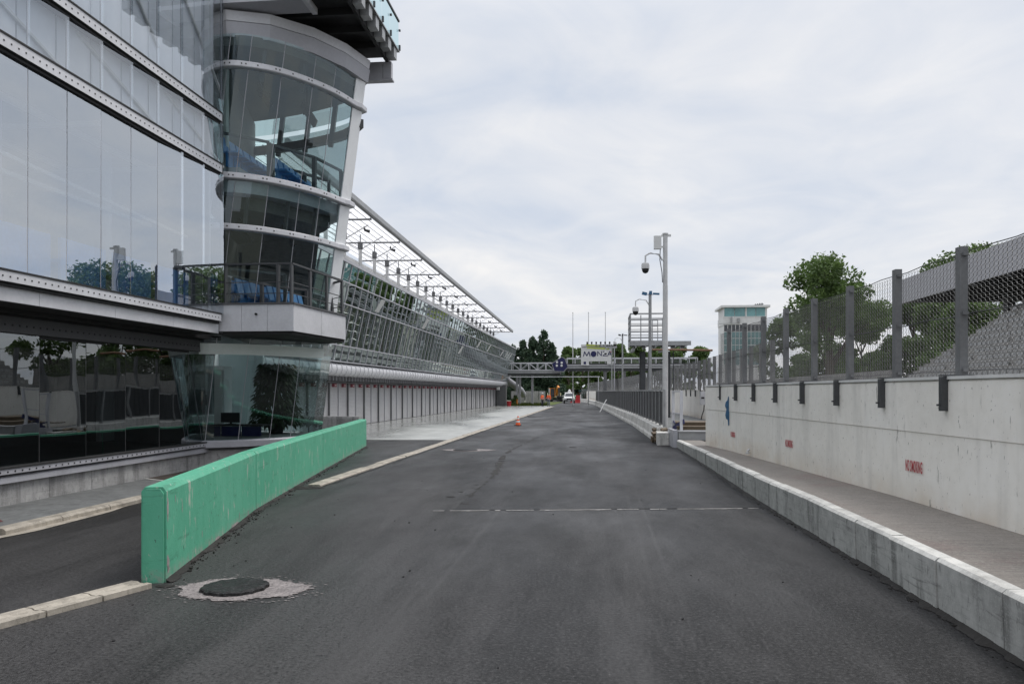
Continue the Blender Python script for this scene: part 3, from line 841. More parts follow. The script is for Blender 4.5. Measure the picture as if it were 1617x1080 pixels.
# ------------------------------------------------------------------ glass control building on the left
B = thing('glass_building', 'tall glass fronted building with riveted bands and a rounded glazed tower end', 'building', (-10, 16, 0))
random.seed(41)
FX = -9.0
J = [18.28 - .935 * k for k in range(0, 17)]
def pane(pts, mat, tilt=.0025, dd=.012):
    """a pane of glass: one sheet, leaned by a hair so neighbouring reflections do not line up"""
    P = [Vector(p) for p in pts]
    n = (P[1] - P[0]).cross(P[3] - P[0]).normalized()
    a, b = random.uniform(-tilt, tilt), random.uniform(-tilt, tilt)
    c = sum(P, Vector()) / 4; u = (P[1] - P[0]).normalized(); v = (P[3] - P[0]).normalized()
    mb = MB(); mb.face([p + n * ((p - c).dot(u) * a + (p - c).dot(v) * b) for p in P])
    return obj('glass_pane', mb, mat, B, fix=False)
for k in range(len(J) - 1):
    y1, y0 = J[k] - .008, J[k + 1] + .008
    for z0, z1 in ((3.86, 7.18), (7.41, 8.4), (8.62, 11.6)):
        e_ = (y1 - y0) * math.sin(R(3.0 if z0 > 7.2 else (3.4 if k < 3 else 0))) * (1 if k < 8 else .4)
        pane([(FX, y0, z0), (FX + e_, y1, z0), (FX + e_, y1, z1), (FX, y0, z1)], 'glass_facade' if z0 < 5 else 'glass_spandrel')
mb = MB()
for y in J: mb.box(FX - .02, FX - .004, y - .006, y + .006, 3.86, 11.6)
obj('glass_joint', mb, 'alu', B)
def riveted(name, path, z0, z1, out, step, r=.016, face='alu_light', lip=.03, lip_shade_mat='black_soffit', rz=None, thick=.12):
    mb = MB()
    mb.sweep(path, [(-thick, z0), (out - .02, z0), (out, z0 + .015), (out, z1 - .03), (out + lip * .5, z1 - .03), (out + lip * .5, z1), (-thick, z1)], mis=[1, 1, 0, 1, 1, 1, 1])
    if z0 > 2: mb.sweep(path, [(-thick, z0 - .045), (out - .05, z0 - .045), (out - .05, z0 - .001), (-thick, z0 - .001)], mis=[1, 1, 1, 1])  # black strip below the band stands in for its shadow
    acc = 0
    for a, b in zip(path[:-1], path[1:]):
        a, b = Vector(a[:2]), Vector(b[:2]); d = b - a; L_ = d.length; d.normalize(); nr = Vector((d.y, -d.x))
        t = step - acc
        while t < L_:
            p = a + d * t + nr * (out + .003); zc = rz or (z0 + z1) / 2 - .01
            mb.obox((p.x, p.y, zc), Vector((d.x, d.y, 0)) * r, Vector((nr.x, nr.y, 0)) * .004, (0, 0, r), 2)
            t += step
        acc = L_ - (t - step)
    return obj(name, mb, [face, lip_shade_mat, 'bolt'], B)
mb = MB()
for k in range(len(J) - 1):
    for z0, z1 in ((7.42, 8.41), (8.61, 11.6)): mb.box(FX - .3, FX - .2, J[k + 1] + .02, J[k] - .02, z0, z1)
obj('backing_panel', mb, 'backing', B)
mb = MB()
for k in range(5):
    y_ = 4.5 + k * 2.9; mb.bar((FX - .17, y_, 8.35), (FX - .17, y_ + 2.6, 7.5), .05, .05)
    mb.bar((FX - .17, y_, 11.4), (FX - .17, y_ + 2.6, 9.2), .05, .05)
obj('backing_brace', mb, 'white_paint', B)
fp = [(FX, 3.3), (FX, 18.1)]
riveted('fascia_band', fp, 7.18, 7.41, .1, .156, .012)
riveted('fascia_band', fp, 8.40, 8.62, .1, .156, .012)
riveted('fascia_band', fp, 3.655, 3.86, .08, .156, .012)
# box beam under the facade, with panel joints
mb = MB()
y = 18.2
while y > 3.4:
    y2 = max(3.4, y - 2.05); mb.box(-9.6, -9.04, y2 + .008, y, 3.385, 3.606); y = y2
obj('beam_panel', mb, 'alu_light', B)
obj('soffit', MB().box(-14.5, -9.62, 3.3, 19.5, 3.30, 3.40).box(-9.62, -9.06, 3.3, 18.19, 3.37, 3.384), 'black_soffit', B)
# ground floor: plinth, drip band, glazing
lp = [(-9.9, 3.3), (-9.9, 19.72)]
mb = MB(); y = 19.6
while y > 3.4:
    y2 = max(3.4, y - 1.22); mb.box(-10.3, -9.93 + random.uniform(-.006, .006), y2 + .01, y, -.05, .46); y = y2
obj('plinth', mb, 'plinth', B)
obj('drip_band', MB().sweep([(-9.9, 3.3), (-9.9, 19.45)], [(-.3, .461), (.06, .461), (.06, .55), (-.02, .6), (-.3, .6)]), 'alu', B)
riveted('fascia_band', lp, .601, .735, .1, .17, .013, face='alu')
riveted('fascia_band', lp, 2.98, 3.29, .05, .17, .016, face='alu_dark', rz=3.12)
GJ = [19.7 - 1.3 * k for k in range(0, 13)]
for k in range(len(GJ) - 1):
    pane([(-9.9, GJ[k + 1] + .008, .735), (-9.9, GJ[k] - .008, .735), (-9.9, GJ[k] - .008, 2.98), (-9.9, GJ[k + 1] + .008, 2.98)], 'glass_low', .006)
mb = MB()
for y in GJ[1:]: mb.box(-9.93, -9.904, y - .01, y + .01, .735, 2.98)
obj('glass_joint', mb, 'alu_dark', B)
# insides
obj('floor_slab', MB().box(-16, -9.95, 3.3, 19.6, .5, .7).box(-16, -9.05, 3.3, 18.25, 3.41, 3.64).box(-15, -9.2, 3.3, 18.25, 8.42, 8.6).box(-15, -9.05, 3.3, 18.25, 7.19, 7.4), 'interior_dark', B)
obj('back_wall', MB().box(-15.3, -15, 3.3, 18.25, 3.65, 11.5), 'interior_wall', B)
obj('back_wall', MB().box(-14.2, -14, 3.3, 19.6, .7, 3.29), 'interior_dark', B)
mb = MB()
for y in (5, 8.2, 11.4, 14.6): mb.box(-13.2, -12.9, y, y + .3, .71, 3.29)
for y in (6, 9.5, 13, 16.2): mb.lathe([(.11, 3.66), (.11, 7.17)], (-10.6, y, 0), 12)
obj('column', mb, 'interior_wall', B, 40)
mb = MB()
for x in (-10.3, -12.2): mb.box(x - .06, x + .06, 3.4, 18, 7.08, 7.17)
for y in (5, 8, 11, 14, 17): mb.box(-14.8, -9.3, y - .05, y + .05, 6.98, 7.06)
mb.bar((-9.6, 4, 6.2), (-9.6, 18, 5.6), .06); mb.bar((-10.5, 4, 5.9), (-10.5, 18, 5.9), .08)
obj('ceiling_rail', mb, 'white_paint', B)
for k in range(9):
    y0 = 16.9 - k * 1.5
    mb = MB().box(-9.15, -9.10, y0 - 1.25, y0, 3.9, 4.62).box(-9.6, -9.151, y0 - 1.25, y0, 4.2, 4.26)
    obj('seat_back_panel', mb, 'pale_blue', B)
obj('end_wall', MB().box(-15, -9.06, 17.75, 17.85, 3.87, 11.6), 'interior_wall', B)
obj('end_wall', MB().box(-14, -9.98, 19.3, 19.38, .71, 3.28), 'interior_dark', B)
obj('jamb', MB().box(-9.05, -8.99, 18.285, 18.33, 3.4, 11.6), 'alu_dark', B)
# --- rounded tower
C0 = [(-10.0, 18.72), (-9.5, 18.70), (-9.05, 18.75), (-8.4, 19.15), (-7.85, 19.85), (-7.42, 20.7), (-7.15, 21.65)]
NC = 24
CC = catmull(C0, NC)
def tp(p, z): return Vector((p[0] - .148 * (7.3 - z), p[1] + .05 * (7.3 - z), z))
def tcurve(z, pts=None): return [tp(p, z) for p in (pts or CC)]
def tpane(i0, i1, z0, z1, mat='glass_tower', pts=None, nm='glass_pane'):
    mb = MB(); P = pts or CC
    for i in range(i0, i1):
        mb.face([tp(P[i], z0), tp(P[i + 1], z0), tp(P[i + 1], z1), tp(P[i], z1)])
    return obj(nm, mb, mat, B, fix=False)
cuts = [0, 5, 9, 13, 17, 20, 24]
for z0, z1 in ((.76, 3.34), (4.05, 6.0), (6.14, 7.2), (7.4, 9.86), (10.05, 10.7)):
    for a, b in zip(cuts[:-1], cuts[1:]): tpane(a, b, z0, z1)
mb = MB()
for k in cuts[1:-1]:
    for z0, z1 in ((.76, 3.34), (4.05, 6.0), (6.14, 7.2), (7.4, 9.86), (10.05, 10.7)):
        mb.bar(tp(CC[k], z0), tp(CC[k], z1), .014)
obj('glass_joint', mb, 'alu', B)
RC = catmull([(-6.99, 21.95), (-7.7, 22.85), (-8.9, 23.5), (-10.2, 23.95), (-11.5, 24.25)], 16)
FIN = (-6.99, 21.95)
def ring(z, h=.15, out=.13):
    path = [tp(p, z)[:2] for p in CC] + [tp((-7.06, 21.8), z)[:2], tp((-7.04, 22.05), z)[:2], tp((-7.25, 22.2), z)[:2]]
    mb = MB(); mb.sweep(path, [(-.06, z - h / 2), (out - .02, z - h / 2), (out, z - h / 2 + .02), (out, z + h / 2 - .02), (out - .02, z + h / 2), (-.06, z + h / 2)])
    for i in range(2, NC, 2):
        a, b = Vector(path[i]), Vector(path[i + 1]); d = (b - a).normalized(); nr = Vector((d.y, -d.x)); p = a + nr * (out + .003)
        for q in ((0, .1) if i % 4 == 0 else (0,)):
            c = p + d * q
            mb.obox((c.x, c.y, z), Vector((d.x, d.y, 0)) * .016, Vector((nr.x, nr.y, 0)) * .004, (0, 0, .016), 1)
    obj('ring_band', mb, ['alu_light', 'bolt'], B)
for z in (6.07, 7.3, 9.95): ring(z)
riv = [tp(p, .7)[:2] for p in CC[6:]]
mb = MB().sweep(riv, [(-.1, .58), (.1, .58), (.1, .72), (.06, .758), (-.1, .758)]); obj('ring_band', mb, 'alu', B)
mb = MB().sweep([tp(p, .3)[:2] for p in CC[4:]], [(-.4, -.05), (-.05, -.05), (-.05, .579), (-.4, .579)]); obj('plinth', mb, 'plinth', B)
# fin at the corner of the tower
mb = MB()
a, b = Vector((-7.15, 21.55)), Vector(FIN); d = (b - a).normalized(); nr = Vector((d.y, -d.x))
tpane(0, 1, .76, 3.3, 'glass_fin', pts=[(-7.15, 21.65), FIN])
for z0, z1 in ((3.9, 5.98), (6.16, 7.2), (7.4, 9.85), (10.05, 10.75)):
    vs = []
    for z in (z0, z1):
        for p in (a + d * .03, b, b - nr * .05, a + d * .03 - nr * .05): vs.append(tp(p, z))
    mb.add(vs, [(0, 1, 2, 3), (4, 5, 6, 7), (0, 1, 5, 4), (1, 2, 6, 5), (2, 3, 7, 6), (3, 0, 4, 7)])
obj('corner_fin', mb, 'bright_panel', B)  # plain white stands in for the sky mirrored in this glass edge
# floors of the tower
def tslab(z0, z1, mat, back=True, inset=.1):
    poly = [Vector(tp(p, (z0 + z1) / 2)[:2]) for p in CC] + [Vector(tp(p, (z0 + z1) / 2)[:2]) for p in RC]
    c = sum(poly, Vector((0, 0))) / len(poly)
    poly = [p + (c - p).normalized() * inset for p in poly]
    return MB().prism(poly, z0, z1)
obj('floor_slab', tslab(.5, .74, ''), 'interior_dark', B)
obj('floor_slab', tslab(3.45, 3.95, ''), 'alu_dark', B)
obj('floor_slab', tslab(6.93, 7.24, ''), 'alu', B)
obj('ceiling', tslab(10.45, 10.7, ''), 'ceiling_dark', B)
obj('ceiling', tslab(6.6, 6.92, '', inset=.5), 'ceiling_dark', B)
# spandrel behind the ring at ground floor ceiling
mb = MB()
P_ = [tp(p, 3.1) for p in CC]
mb.sweep([(p.x, p.y) for p in P_[3:]], [(-.02, 2.93), (.022, 2.93), (.062, 3.2), (-.02, 3.2)]); obj('ceiling_band', mb, 'mint_panel', B)
# rear glazing of the top and middle storeys, mullions and transom
for z0, z1 in ((7.4, 9.86), (10.0, 10.6)):
    for a, b in ((0, 4), (4, 8), (8, 12), (12, 16)): tpane(a, b, z0, z1, pts=RC)
for z0, z1 in ((3.96, 5.98), (.76, 3.3)): tpane(0, 6, z0, z1, pts=RC)
tpane(6, 16, .76, 3.3, pts=RC)  # rear wall replaced by glass, added to let daylight into the ground floor
mb = MB()
for k in (3, 6, 9, 12):
    mb.bar(tp(RC[k], 9.3), tp(RC[k], 10.6), .13, .1)
mb.sweep([tp(p, 9.6)[:2] for p in RC], [(-.1, 9.42), (.08, 9.42), (.08, 9.66), (-.1, 9.66)])
obj('rear_frame', mb, 'steel_dark', B)
mb = MB()
for k in range(6, 16):
    for z0, z1 in ((3.96, 6.9),):
        mb.face([tp(RC[k], z0), tp(RC[k + 1], z0), tp(RC[k + 1], z1), tp(RC[k], z1)])
mb.box(-11.5, -11.4, 18.4, 24.2, 3.96, 6.9)
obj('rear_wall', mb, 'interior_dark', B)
obj('rear_wall', MB().box(-12.4, -10.9, 25.0, 25.1, .75, 3.4).box(-12.5, -12.4, 18.7, 25, .75, 3.4), 'interior_wall', B)
obj('side_wall', MB().prism([(-9.3, 18.75), (-9.45, 18.7), (-11.0, 24.2), (-10.8, 24.2)], 7.25, 10.44), 'interior_dark', B)
obj('side_post', MB().box(-9.5, -9.38, 19.3, 19.45, 7.25, 10.44), 'white_paint', B)
# mullion tubes just behind the front glazing of the upper bands
mb = MB()
for k in (4, 11, 16, 20):
    p = CC[k]; q = (p[0] - .12, p[1] + .12)
    mb.bar(tp(q, 9.7), tp(q, 10.5), .09, .05); mb.bar(tp(q, 6.1), tp(q, 6.95), .09, .05)
obj('mullion', mb, 'alu_dark', B)
# seats: one seat made, then copied
sm = MB()
sm.box(-.02, .36, -.17, .17, .36, .40); sm.obox((-.05, 0, .60), (.02, 0, -.005), (0, .165, 0), (-.05, 0, .21)); sm.box(.05, .1, -.15, .15, .02, .36)
seat0 = obj('seat', sm, 'blue_seat', B, local=True)
seat_spots = [(-9.35, 19.25 + .43 * i, 7.62) for i in range(7)] + [(-8.35, 19.95 + .43 * i, 7.34) for i in range(7)] + \
             [(-9.2, 19.75 + .43 * i, 4.12) for i in range(7)] + [(-8.6, 20.3 + .43 * i, 4.0) for i in range(6)] + [(-10.1, 19.6 + .43 * i, 4.3) for i in range(8)]
seat0.location = Vector(seat_spots[0]) - ORIG[B.name]
for s_ in seat_spots[1:]: copy_part(seat0, s_, B)
obj('seat_step', MB().box(-10.9, -8.95, 19.1, 23, 7.25, 7.61).box(-10.6, -9.9, 19.4, 23, 3.96, 4.29).box(-9.9, -8.8, 19.6, 23, 3.96, 4.11), 'alu', B)
# railings inside the top storey
mb = MB()
def rail(mb, pts, w=.06, h=None, posts=True, base=None, pw=.07):
    for a, b in zip(pts[:-1], pts[1:]): mb.bar(a, b, w, h or w)
    if posts:
        for p in pts: mb.bar((p[0], p[1], base), (p[0], p[1], p[2] - .02), pw, pw * 1.2)
rail(mb, [(-9.6, 18.95, 8.5), (-8.35, 19.55, 8.35)], base=7.3, pw=.1)
rail(mb, [(-8.3, 19.6, 8.3), (-7.55, 20.6, 8.25), (-7.2, 21.8, 8.2)], base=7.3, pw=.1)
rail(mb, [(-9.0, 21.2, 8.25), (-8.3, 21.9, 8.2)], base=7.3)
rail(mb, [(-8.1, 21.2, 8.0), (-7.6, 21.9, 7.95)], base=7.3)
obj('inner_railing', mb, 'steel_dark', B)
mb = MB()
rail(mb, [(-9.35, 18.9, 4.95), (-8.55, 19.55, 4.75), (-7.8, 20.7, 4.72)], base=4.0, pw=.08)
rail(mb, [(-9.3, 19.3, 5.1), (-8.2, 20.2, 5.08)], base=4.0, pw=.07)
obj('inner_railing', mb, 'steel_dark', B)
# hanging monitors under the ceilings
for (x, y, z) in ((-8.75, 20.2, 9.75), (-7.85, 21.0, 9.55), (-8.2, 20.4, 6.1), (-9.2, 20.0, 6.2)):
    mb = MB(); mb.obox((x, y, z), (.17, .05, -.27), (-.11, .22, 0), (.03, .012, .02))
    mb.bar((x - .05, y, z + .05), (x - .05, y, z + .75 if z > 8 else z + .55), .05, .05); mb.bar((x - .15, y - .05, z), (x + .1, y + .05, z + .12), .06)
    obj('hanging_monitor', mb, 'black', B)
# --- balcony in front of the tower
BP = [(-9.14, 18.26), (-7.22, 18.30), (-6.98, 21.5), (-7.9, 22.4), (-10.2, 22.6)]
mb = MB(); 
for a, b, n in ((BP[0], BP[1], 3), (BP[1], BP[2], 2), (BP[2], BP[3], 1)):
    A, D_ = Vector(a), Vector(b)
    for k in range(n):
        p, q = A.lerp(D_, k / n + .002), A.lerp(D_, (k + 1) / n - .002)
        mb.sweep([p, q], [(-.04, 3.44), (0, 3.44), (0, 4.075), (-.04, 4.075)])
obj('balcony_panel', mb, 'alu_light', B)
mb = MB().sweep(BP[:4], [(-.2, 4.08), (.035, 4.08), (.035, 4.12), (-.2, 4.12)]); obj('balcony_coping', mb, 'alu_dark', B)
obj('balcony_soffit', MB().prism([(p[0] + (.06 if p[0] < -8 else -.06), p[1] + .06) for p in BP], 3.37, 3.46), 'black_soffit', B)
mb = MB()
rp = [(-9.0, 18.36), (-7.30, 18.38), (-7.06, 21.42), (-7.5, 21.9)]
for a, b in zip(rp[:-1], rp[1:]):
    mb.bar((*a, 5.06), (*b, 5.06), .07, .045); mb.bar((*a, 4.62), (*b, 4.62), .02, .02); mb.bar((*a, 4.35), (*b, 4.35), .02, .02)
for p in ((-8.95, 18.37), (-7.63, 18.38), (-7.30, 18.38), (-7.22, 19.4), (-7.14, 20.4), (-7.06, 21.42), (-7.5, 21.9)):
    mb.bar((*p, 4.12), (*p, 5.04), .05, .13)
obj('balcony_railing', mb, 'steel_dark', B)
mb = MB().tube([(-8.12, 18.245, 3.84), (-8.12, 18.21, 3.84)], .03, 10); obj('spotlight', mb, 'black', B)
# --- top fascia of the tower and roof deck
TF = [(-9.6, 18.75), (-9.2, 18.6), (-8.25, 18.95), (-7.45, 19.75), (-6.92, 20.75), (-6.62, 21.85), (-7.1, 22.5)]
TF = [(p[0] - .148 * (7.3 - 10.9) - .35, p[1] + .05 * (7.3 - 10.9) + .15) for p in TF]
mb = MB().sweep(TF, [(-.3, 10.62), (.0, 10.66), (.05, 11.02), (-.3, 11.02)]); obj('roof_fascia', mb, 'alu', B)
mb = MB().sweep(TF, [(-.3, 11.021), (.03, 11.045), (.06, 11.28), (-.3, 11.30)]); obj('roof_fascia', mb, 'alu_light', B)
obj('roof_soffit', MB().prism([(-15, 18.3), (-7.02, 18.3), (-7.02, 19.0), (-15, 19.0)], 11.33, 11.43), 'alu', B)
obj('roof_edge_trim', MB().box(-7.02, -6.9, 18.3, 19.05, 11.3, 11.45), 'alu_light', B)
mb = MB().box(-15, -5.95, 18.2, 22.45, 11.62, 11.75)
for y in np.arange(18.5, 22.4, .98): mb.box(-15, -6.0, y - .06, y + .06, 11.45, 11.62)
mb.box(-6.06, -5.98, 18.2, 22.45, 11.42, 11.62)
obj('roof_deck', mb, 'black_soffit', B)
mb = MB()
for y in np.arange(18.3, 22.5, .62): mb.box(-5.97, -5.74, y, y + .3, 11.46, 11.76)
mb.box(-5.97, -5.70, 18.2, 22.5, 11.765, 11.80)
obj('deck_edge', mb, 'steel', B)
obj('deck_end_beam', MB().box(-7.2, -6.15, 22.3, 22.48, 10.95, 11.44).box(-6.14, -5.9, 22.3, 22.48, 10.97, 11.44).box(-7.2, -5.86, 22.27, 22.5, 10.9, 10.945), 'alu', B)
mb = MB(); ys = list(np.arange(18.2, 22.2, .82)) + [22.45]
for a, b in zip(ys[:-1], ys[1:]): mb.face([(-5.72, a + .01, 11.83), (-5.72, b - .01, 11.83), (-5.72, b - .01, 12.62), (-5.72, a + .01, 12.62)])
obj('deck_glass', mb, 'glass_rail', B, fix=False)
mb = MB().bar((-5.72, 18.2, 12.65), (-5.72, 22.48, 12.65), .05, .05)
for y in ys: mb.bar((-5.69, y, 11.8), (-5.69, y, 11.95), .05); mb.bar((-5.69, y, 12.35), (-5.69, y, 12.4), .05)
obj('deck_railing', mb, 'steel_dark', B)

# --- things inside the ground floor of the tower
t = thing('potted_plant', 'bushy dark green indoor plant behind the ground floor glass of the rounded tower', 'plant', (-9.62, 23.0, .75))
obj('pot', MB().lathe([(.2, 0), (.26, .3), (.28, .34), (.24, .35), (.22, .3), (.02, .3)], (-9.62, 23.0, .75), 18), 'black', t, 40)
mb = MB()
for k in range(7):
    a = k * .9; mb.tube([(-9.62, 23, 1.0), (-9.62 + .1 * math.cos(a), 23 + .1 * math.sin(a), 1.8), (-9.62 + .3 * math.cos(a), 23 + .3 * math.sin(a), 2.5)], [.02, .015, .008], 6)
obj('stem', mb, 'bark', t)
def long_leaves(n, seed, c, rad, z0, z1):
    rng = np.random.default_rng(seed); vs = []; fs = []
    for i in range(n):
        h = rng.uniform(0, 1); a = rng.uniform(0, 6.283); r = rad * (0.35 + .65 * rng.uniform() ** .6) * (1.0 - .35 * h)
        p = np.array([c[0] + r * math.cos(a), c[1] + r * math.sin(a), z0 + (z1 - z0) * h])
        out = np.array([math.cos(a), math.sin(a), 0]); L = rng.uniform(.14, .26); w = L * .17
        d = out * rng.uniform(.3, .9) + np.array([0, 0, -rng.uniform(.4, 1.0)]); d /= np.linalg.norm(d)
        sd = np.cross(d, out + rng.normal(0, .4, 3)); sd /= np.linalg.norm(sd) + 1e-6
        b = len(vs)
        vs += [tuple(p), tuple(p + d * L * .5 + sd * w), tuple(p + d * L), tuple(p + d * L * .5 - sd * w)]
        fs.append((b, b + 1, b + 2, b + 3))
    mb = MB(); mb.v = vs; mb.f = fs; mb.m = [0] * n; return mb
obj('foliage', long_leaves(2600, 4, (-9.62, 23.0), .72, 1.05, 2.85), 'leaf_plant', t, fix=False)
t = thing('desk', 'dark office desk with blue front standing behind the ground floor tower glass', 'desk', (-10.3, 21.5, .75))
obj('desk_top', MB().box(-11.2, -9.3, 21.3, 21.9, 1.03, 1.07), 'black', t)
for k, x in enumerate((-11.15, -10.55, -9.95)): obj('front_panel', MB().box(x, x + .56, 21.4, 21.44, .75, 1.02), 'navy', t)
t = thing('desk_monitor', 'black computer screen on the dark desk inside the tower', 'monitor', (-10.4, 21.6, 1.07))
obj('screen', MB().box(-10.65, -10.1, 21.58, 21.61, 1.12, 1.4), 'black', t); obj('foot', MB().box(-10.5, -10.25, 21.5, 21.7, 1.071, 1.09).box(-10.4, -10.34, 21.6, 21.63, 1.09, 1.15), 'black', t)
t = thing('white_cabinet', 'tall white cabinet with sliding door inside the ground floor of the tower', 'cabinet', (-11.5, 22.6, .75))
obj('body', MB().box(-12.05, -10.95, 22.4, 22.9, .75, 2.75), 'bright_panel', t); obj('door', MB().box(-11.45, -11.0, 22.36, 22.395, .8, 2.65), 'white_paint', t); obj('handle', MB().box(-11.5, -11.47, 22.32, 22.39, 1.6, 1.9), 'bolt', t)

# low pale wall behind the far end of the green barrier
mb = MB().sweep([(-11.2, 28.75), (-10.0, 28.24), (-8.9, 27.1), (-8.1, 25.95)] if False else [(-11.4, 29.5), (-10.2, 29.3), (-9.4, 29.15), (-8.9, 28.95)], [(0, 0), (0, 1.0), (-.02, 1.06), (-.22, 1.06), (-.24, 1.0), (-.24, 0)])
tag(obj('low_wall', mb, 'plinth'), 'low grey concrete wall between the rounded tower and the far end of the green barrier', 'wall')

# ------------------------------------------------------------------ pit building with garages
PB = thing('pit_building', 'long pit garage building with leaning green glass front, grey roller doors and white canopy', 'building', (-14.2, 70, 0))
random.seed(51)
Y0, Y1 = 27.0, 117.0
DX = -14.2
door_pitch = 1.585
# roller doors: slatted panels, two per garage
def door_mesh():
    mb = MB()
    n = 30
    for i in range(n):
        z0 = .03 + i * 2.4 / n; z1 = z0 + 2.4 / n
        mb.face([(0.0, .03, z0), (0.0, door_pitch - .03, z0), (.012, door_pitch - .03, z0 + .035), (.012, .03, z0 + .035)])
        mb.face([(.012, .03, z0 + .035), (.012, door_pitch - .03, z0 + .035), (0.0, door_pitch - .03, z1), (0.0, .03, z1)])
    return mb
d0 = obj('garage_door', door_mesh(), 'door_metal', PB, local=True, fix=False)
ND = int((Y1 - 41.6 + 14 * door_pitch - .5) / door_pitch)
ystart = 41.6 - .8 - 9 * door_pitch
NDO = int((Y1 - 1.5 - ystart) / door_pitch)
for k in range(NDO):
    y = ystart + k * door_pitch
    if k == 0: d0.location = Vector((DX, y, 0)) - ORIG[PB.name]
    else: copy_part(d0, (DX, y, 0), PB)
pm = MB().box(-.05, .10, -.04, .04, 0, 2.75); post0 = obj('door_post', pm, 'post', PB, local=True)
jm = MB().box(-.05, .05, -.025, .025, 0, 2.45); jamb0 = obj('door_jamb', jm, 'alu', PB, local=True)
f1 = f2 = True
for k in range(NDO + 1):
    y = ystart + k * door_pitch
    src = post0 if k % 2 == 1 else jamb0
    if src is post0 and f1: post0.location = Vector((DX, y, 0)) - ORIG[PB.name]; f1 = False
    elif src is jamb0 and f2: jamb0.location = Vector((DX, y, 0)) - ORIG[PB.name]; f2 = False
    else: copy_part(src, (DX, y, 0), PB)
# red number boards over every door
sm = MB().box(-.02, .14, -.19, .19, 2.24, 2.42); s0 = obj('number_board', sm, 'dull_red', PB, local=True)
for k in range(NDO):
    y = ystart + (k + .5) * door_pitch
    if k == 0: s0.location = Vector((DX, y, 0)) - ORIG[PB.name]
    else: copy_part(s0, (DX, y, 0), PB)
wm = MB().box(.141, .145, -.12, .12, 2.31, 2.35); w0 = obj('board_number', wm, 'white_paint', PB, local=True)
for k in range(NDO):
    y = ystart + (k + .5) * door_pitch
    if k == 0: w0.location = Vector((DX, y, 0)) - ORIG[PB.name]
    else: copy_part(w0, (DX, y, 0), PB)
obj('garage_wall', MB().box(-20, -14.26, Y0, Y1, 0, 2.9), 'alu_dark', PB)
mb = MB().box(-14.25, -14.05, Y0, Y1, 2.46, 2.52)
y = Y0
while y < Y1: mb.box(-14.2, -13.3, y, y + .1, 2.55, 2.86); y += .52
obj('rib_soffit', mb, 'ribbed', PB)
# rounded metal fascia
yq = []; y = Y0
while y < Y1: yq += [y, y + .70, y + .702, y + .778]; y += .78
zq = [0] * len(yq)
PRF = [(-.9, 2.86), (-.25, 2.80), (-.05, 2.9), (.02, 3.1), (.0, 3.3), (-.12, 3.46), (-.9, 3.5)]
mb = MB(); vs_ = []
for i, yv in enumerate(yq):
    o_ = .035 if i % 4 >= 2 else 0
    vs_ += [(-13.0 + a + (o_ if a > -.5 else 0), yv, b - (o_ if b < 2.85 else 0)) for a, b in PRF]
fs_ = [(i * 7 + k, i * 7 + (k + 1) % 7, (i + 1) * 7 + (k + 1) % 7, (i + 1) * 7 + k) for i in range(len(yq) - 1) for k in range(7)]
mb.add(vs_, fs_)
obj('round_fascia', mb, 'alu_light', PB, 60)
# leaning curtain wall, four rows; each pane a touch out of true so the reflections break up
def gx(z): return -13.0 + (z - 3.5) / (8.2 - 3.5)
rows = [(3.52, 4.28), (4.32, 6.28), (6.32, 7.28), (7.32, 8.16)]
PY = 1.1
mulls = MB(); trans = MB()
NP = int((Y1 - Y0) / PY)
for ri, (z0, z1) in enumerate(rows):
    mb = MB()
    for k in range(NP):
        ya, yb = Y0 + k * PY + .02, Y0 + (k + 1) * PY - .02
        tv = random.uniform(-.004, .004); th = random.uniform(-.005, .005)
        nz = 5 if ri == 1 else 2
        for j in range(nz):
            za, zb = z0 + (z1 - z0) * j / nz, z0 + (z1 - z0) * (j + 1) / nz
            def bow(y, z):
                u = (y - (ya + yb) / 2) / PY; w_ = (z - (z0 + z1) / 2) / (z1 - z0)
                return gx(z) + th * u + tv * w_ - (.035 * (1 - 4 * w_ * w_) if ri == 1 else .006 * (1 - 4 * w_ * w_))
            mb.face([(bow(ya, za), ya, za), (bow(yb, za), yb, za), (bow(yb, zb), yb, zb), (bow(ya, zb), ya, zb)])
    obj('glass_row', mb, 'glass_pit', PB, 70, fix=False)
for k in range(NP + 1):
    y = Y0 + k * PY; mulls.bar((gx(3.5) + .02, y, 3.5), (gx(8.2) + .02, y, 8.2), .032, .06, up=(0, 1, 0))
obj('mullion', mulls, 'alu', PB)
for z in (3.5, 4.3, 6.3, 7.3): trans.box(gx(z) - .02, gx(z) + .05, Y0, Y1, z - .025, z + .025)
obj('transom', trans, 'alu', PB)
obj('glass_head', MB().box(-12.15, -11.93, Y0, Y1, 8.165, 8.30), 'alu', PB)
# opened hoppers
for y, z0, z1 in ((43.5, 6.33, 7.2), (55.3, 6.33, 7.2), (71.0, 5.3, 6.2), (80.5, 6.4, 7.2), (88, 6.4, 7.2), (100.0, 6.4, 7.2), (104.5, 6.4, 7.2), (107, 6.4, 7.2), (109.4, 6.4, 7.2)):
    mb = MB(); mb.obox((gx((z0 + z1) / 2) + .16, y, (z0 + z1) / 2), (.02, 0, 0), (0, .36, 0), (.2, 0, .33))
    obj('open_window', mb, 'white_paint', PB)
# rooms behind the glass
obj('floor_slab', MB().box(-20, -12.96, Y0, Y1, 4.2, 4.31).box(-20, -12.45, Y0, Y1, 6.2, 6.31).box(-20, -12.1, Y0, Y1, 7.95, 8.15), 'alu_dark', PB)
mb = MB().box(-17.6, -17.5, Y0, Y1, 3.5, 8.0)
obj('room_wall', mb, 'stand_roof', PB)
mb = MB(); random.seed(52)
y = Y0
while y < Y1:
    if random.random() < .6: mb.box(-16.5, -16.4, y, y + random.uniform(.6, 2), 6.35, 7.4)
    y += 2.2
obj('room_blind', mb, 'interior_wall', PB)
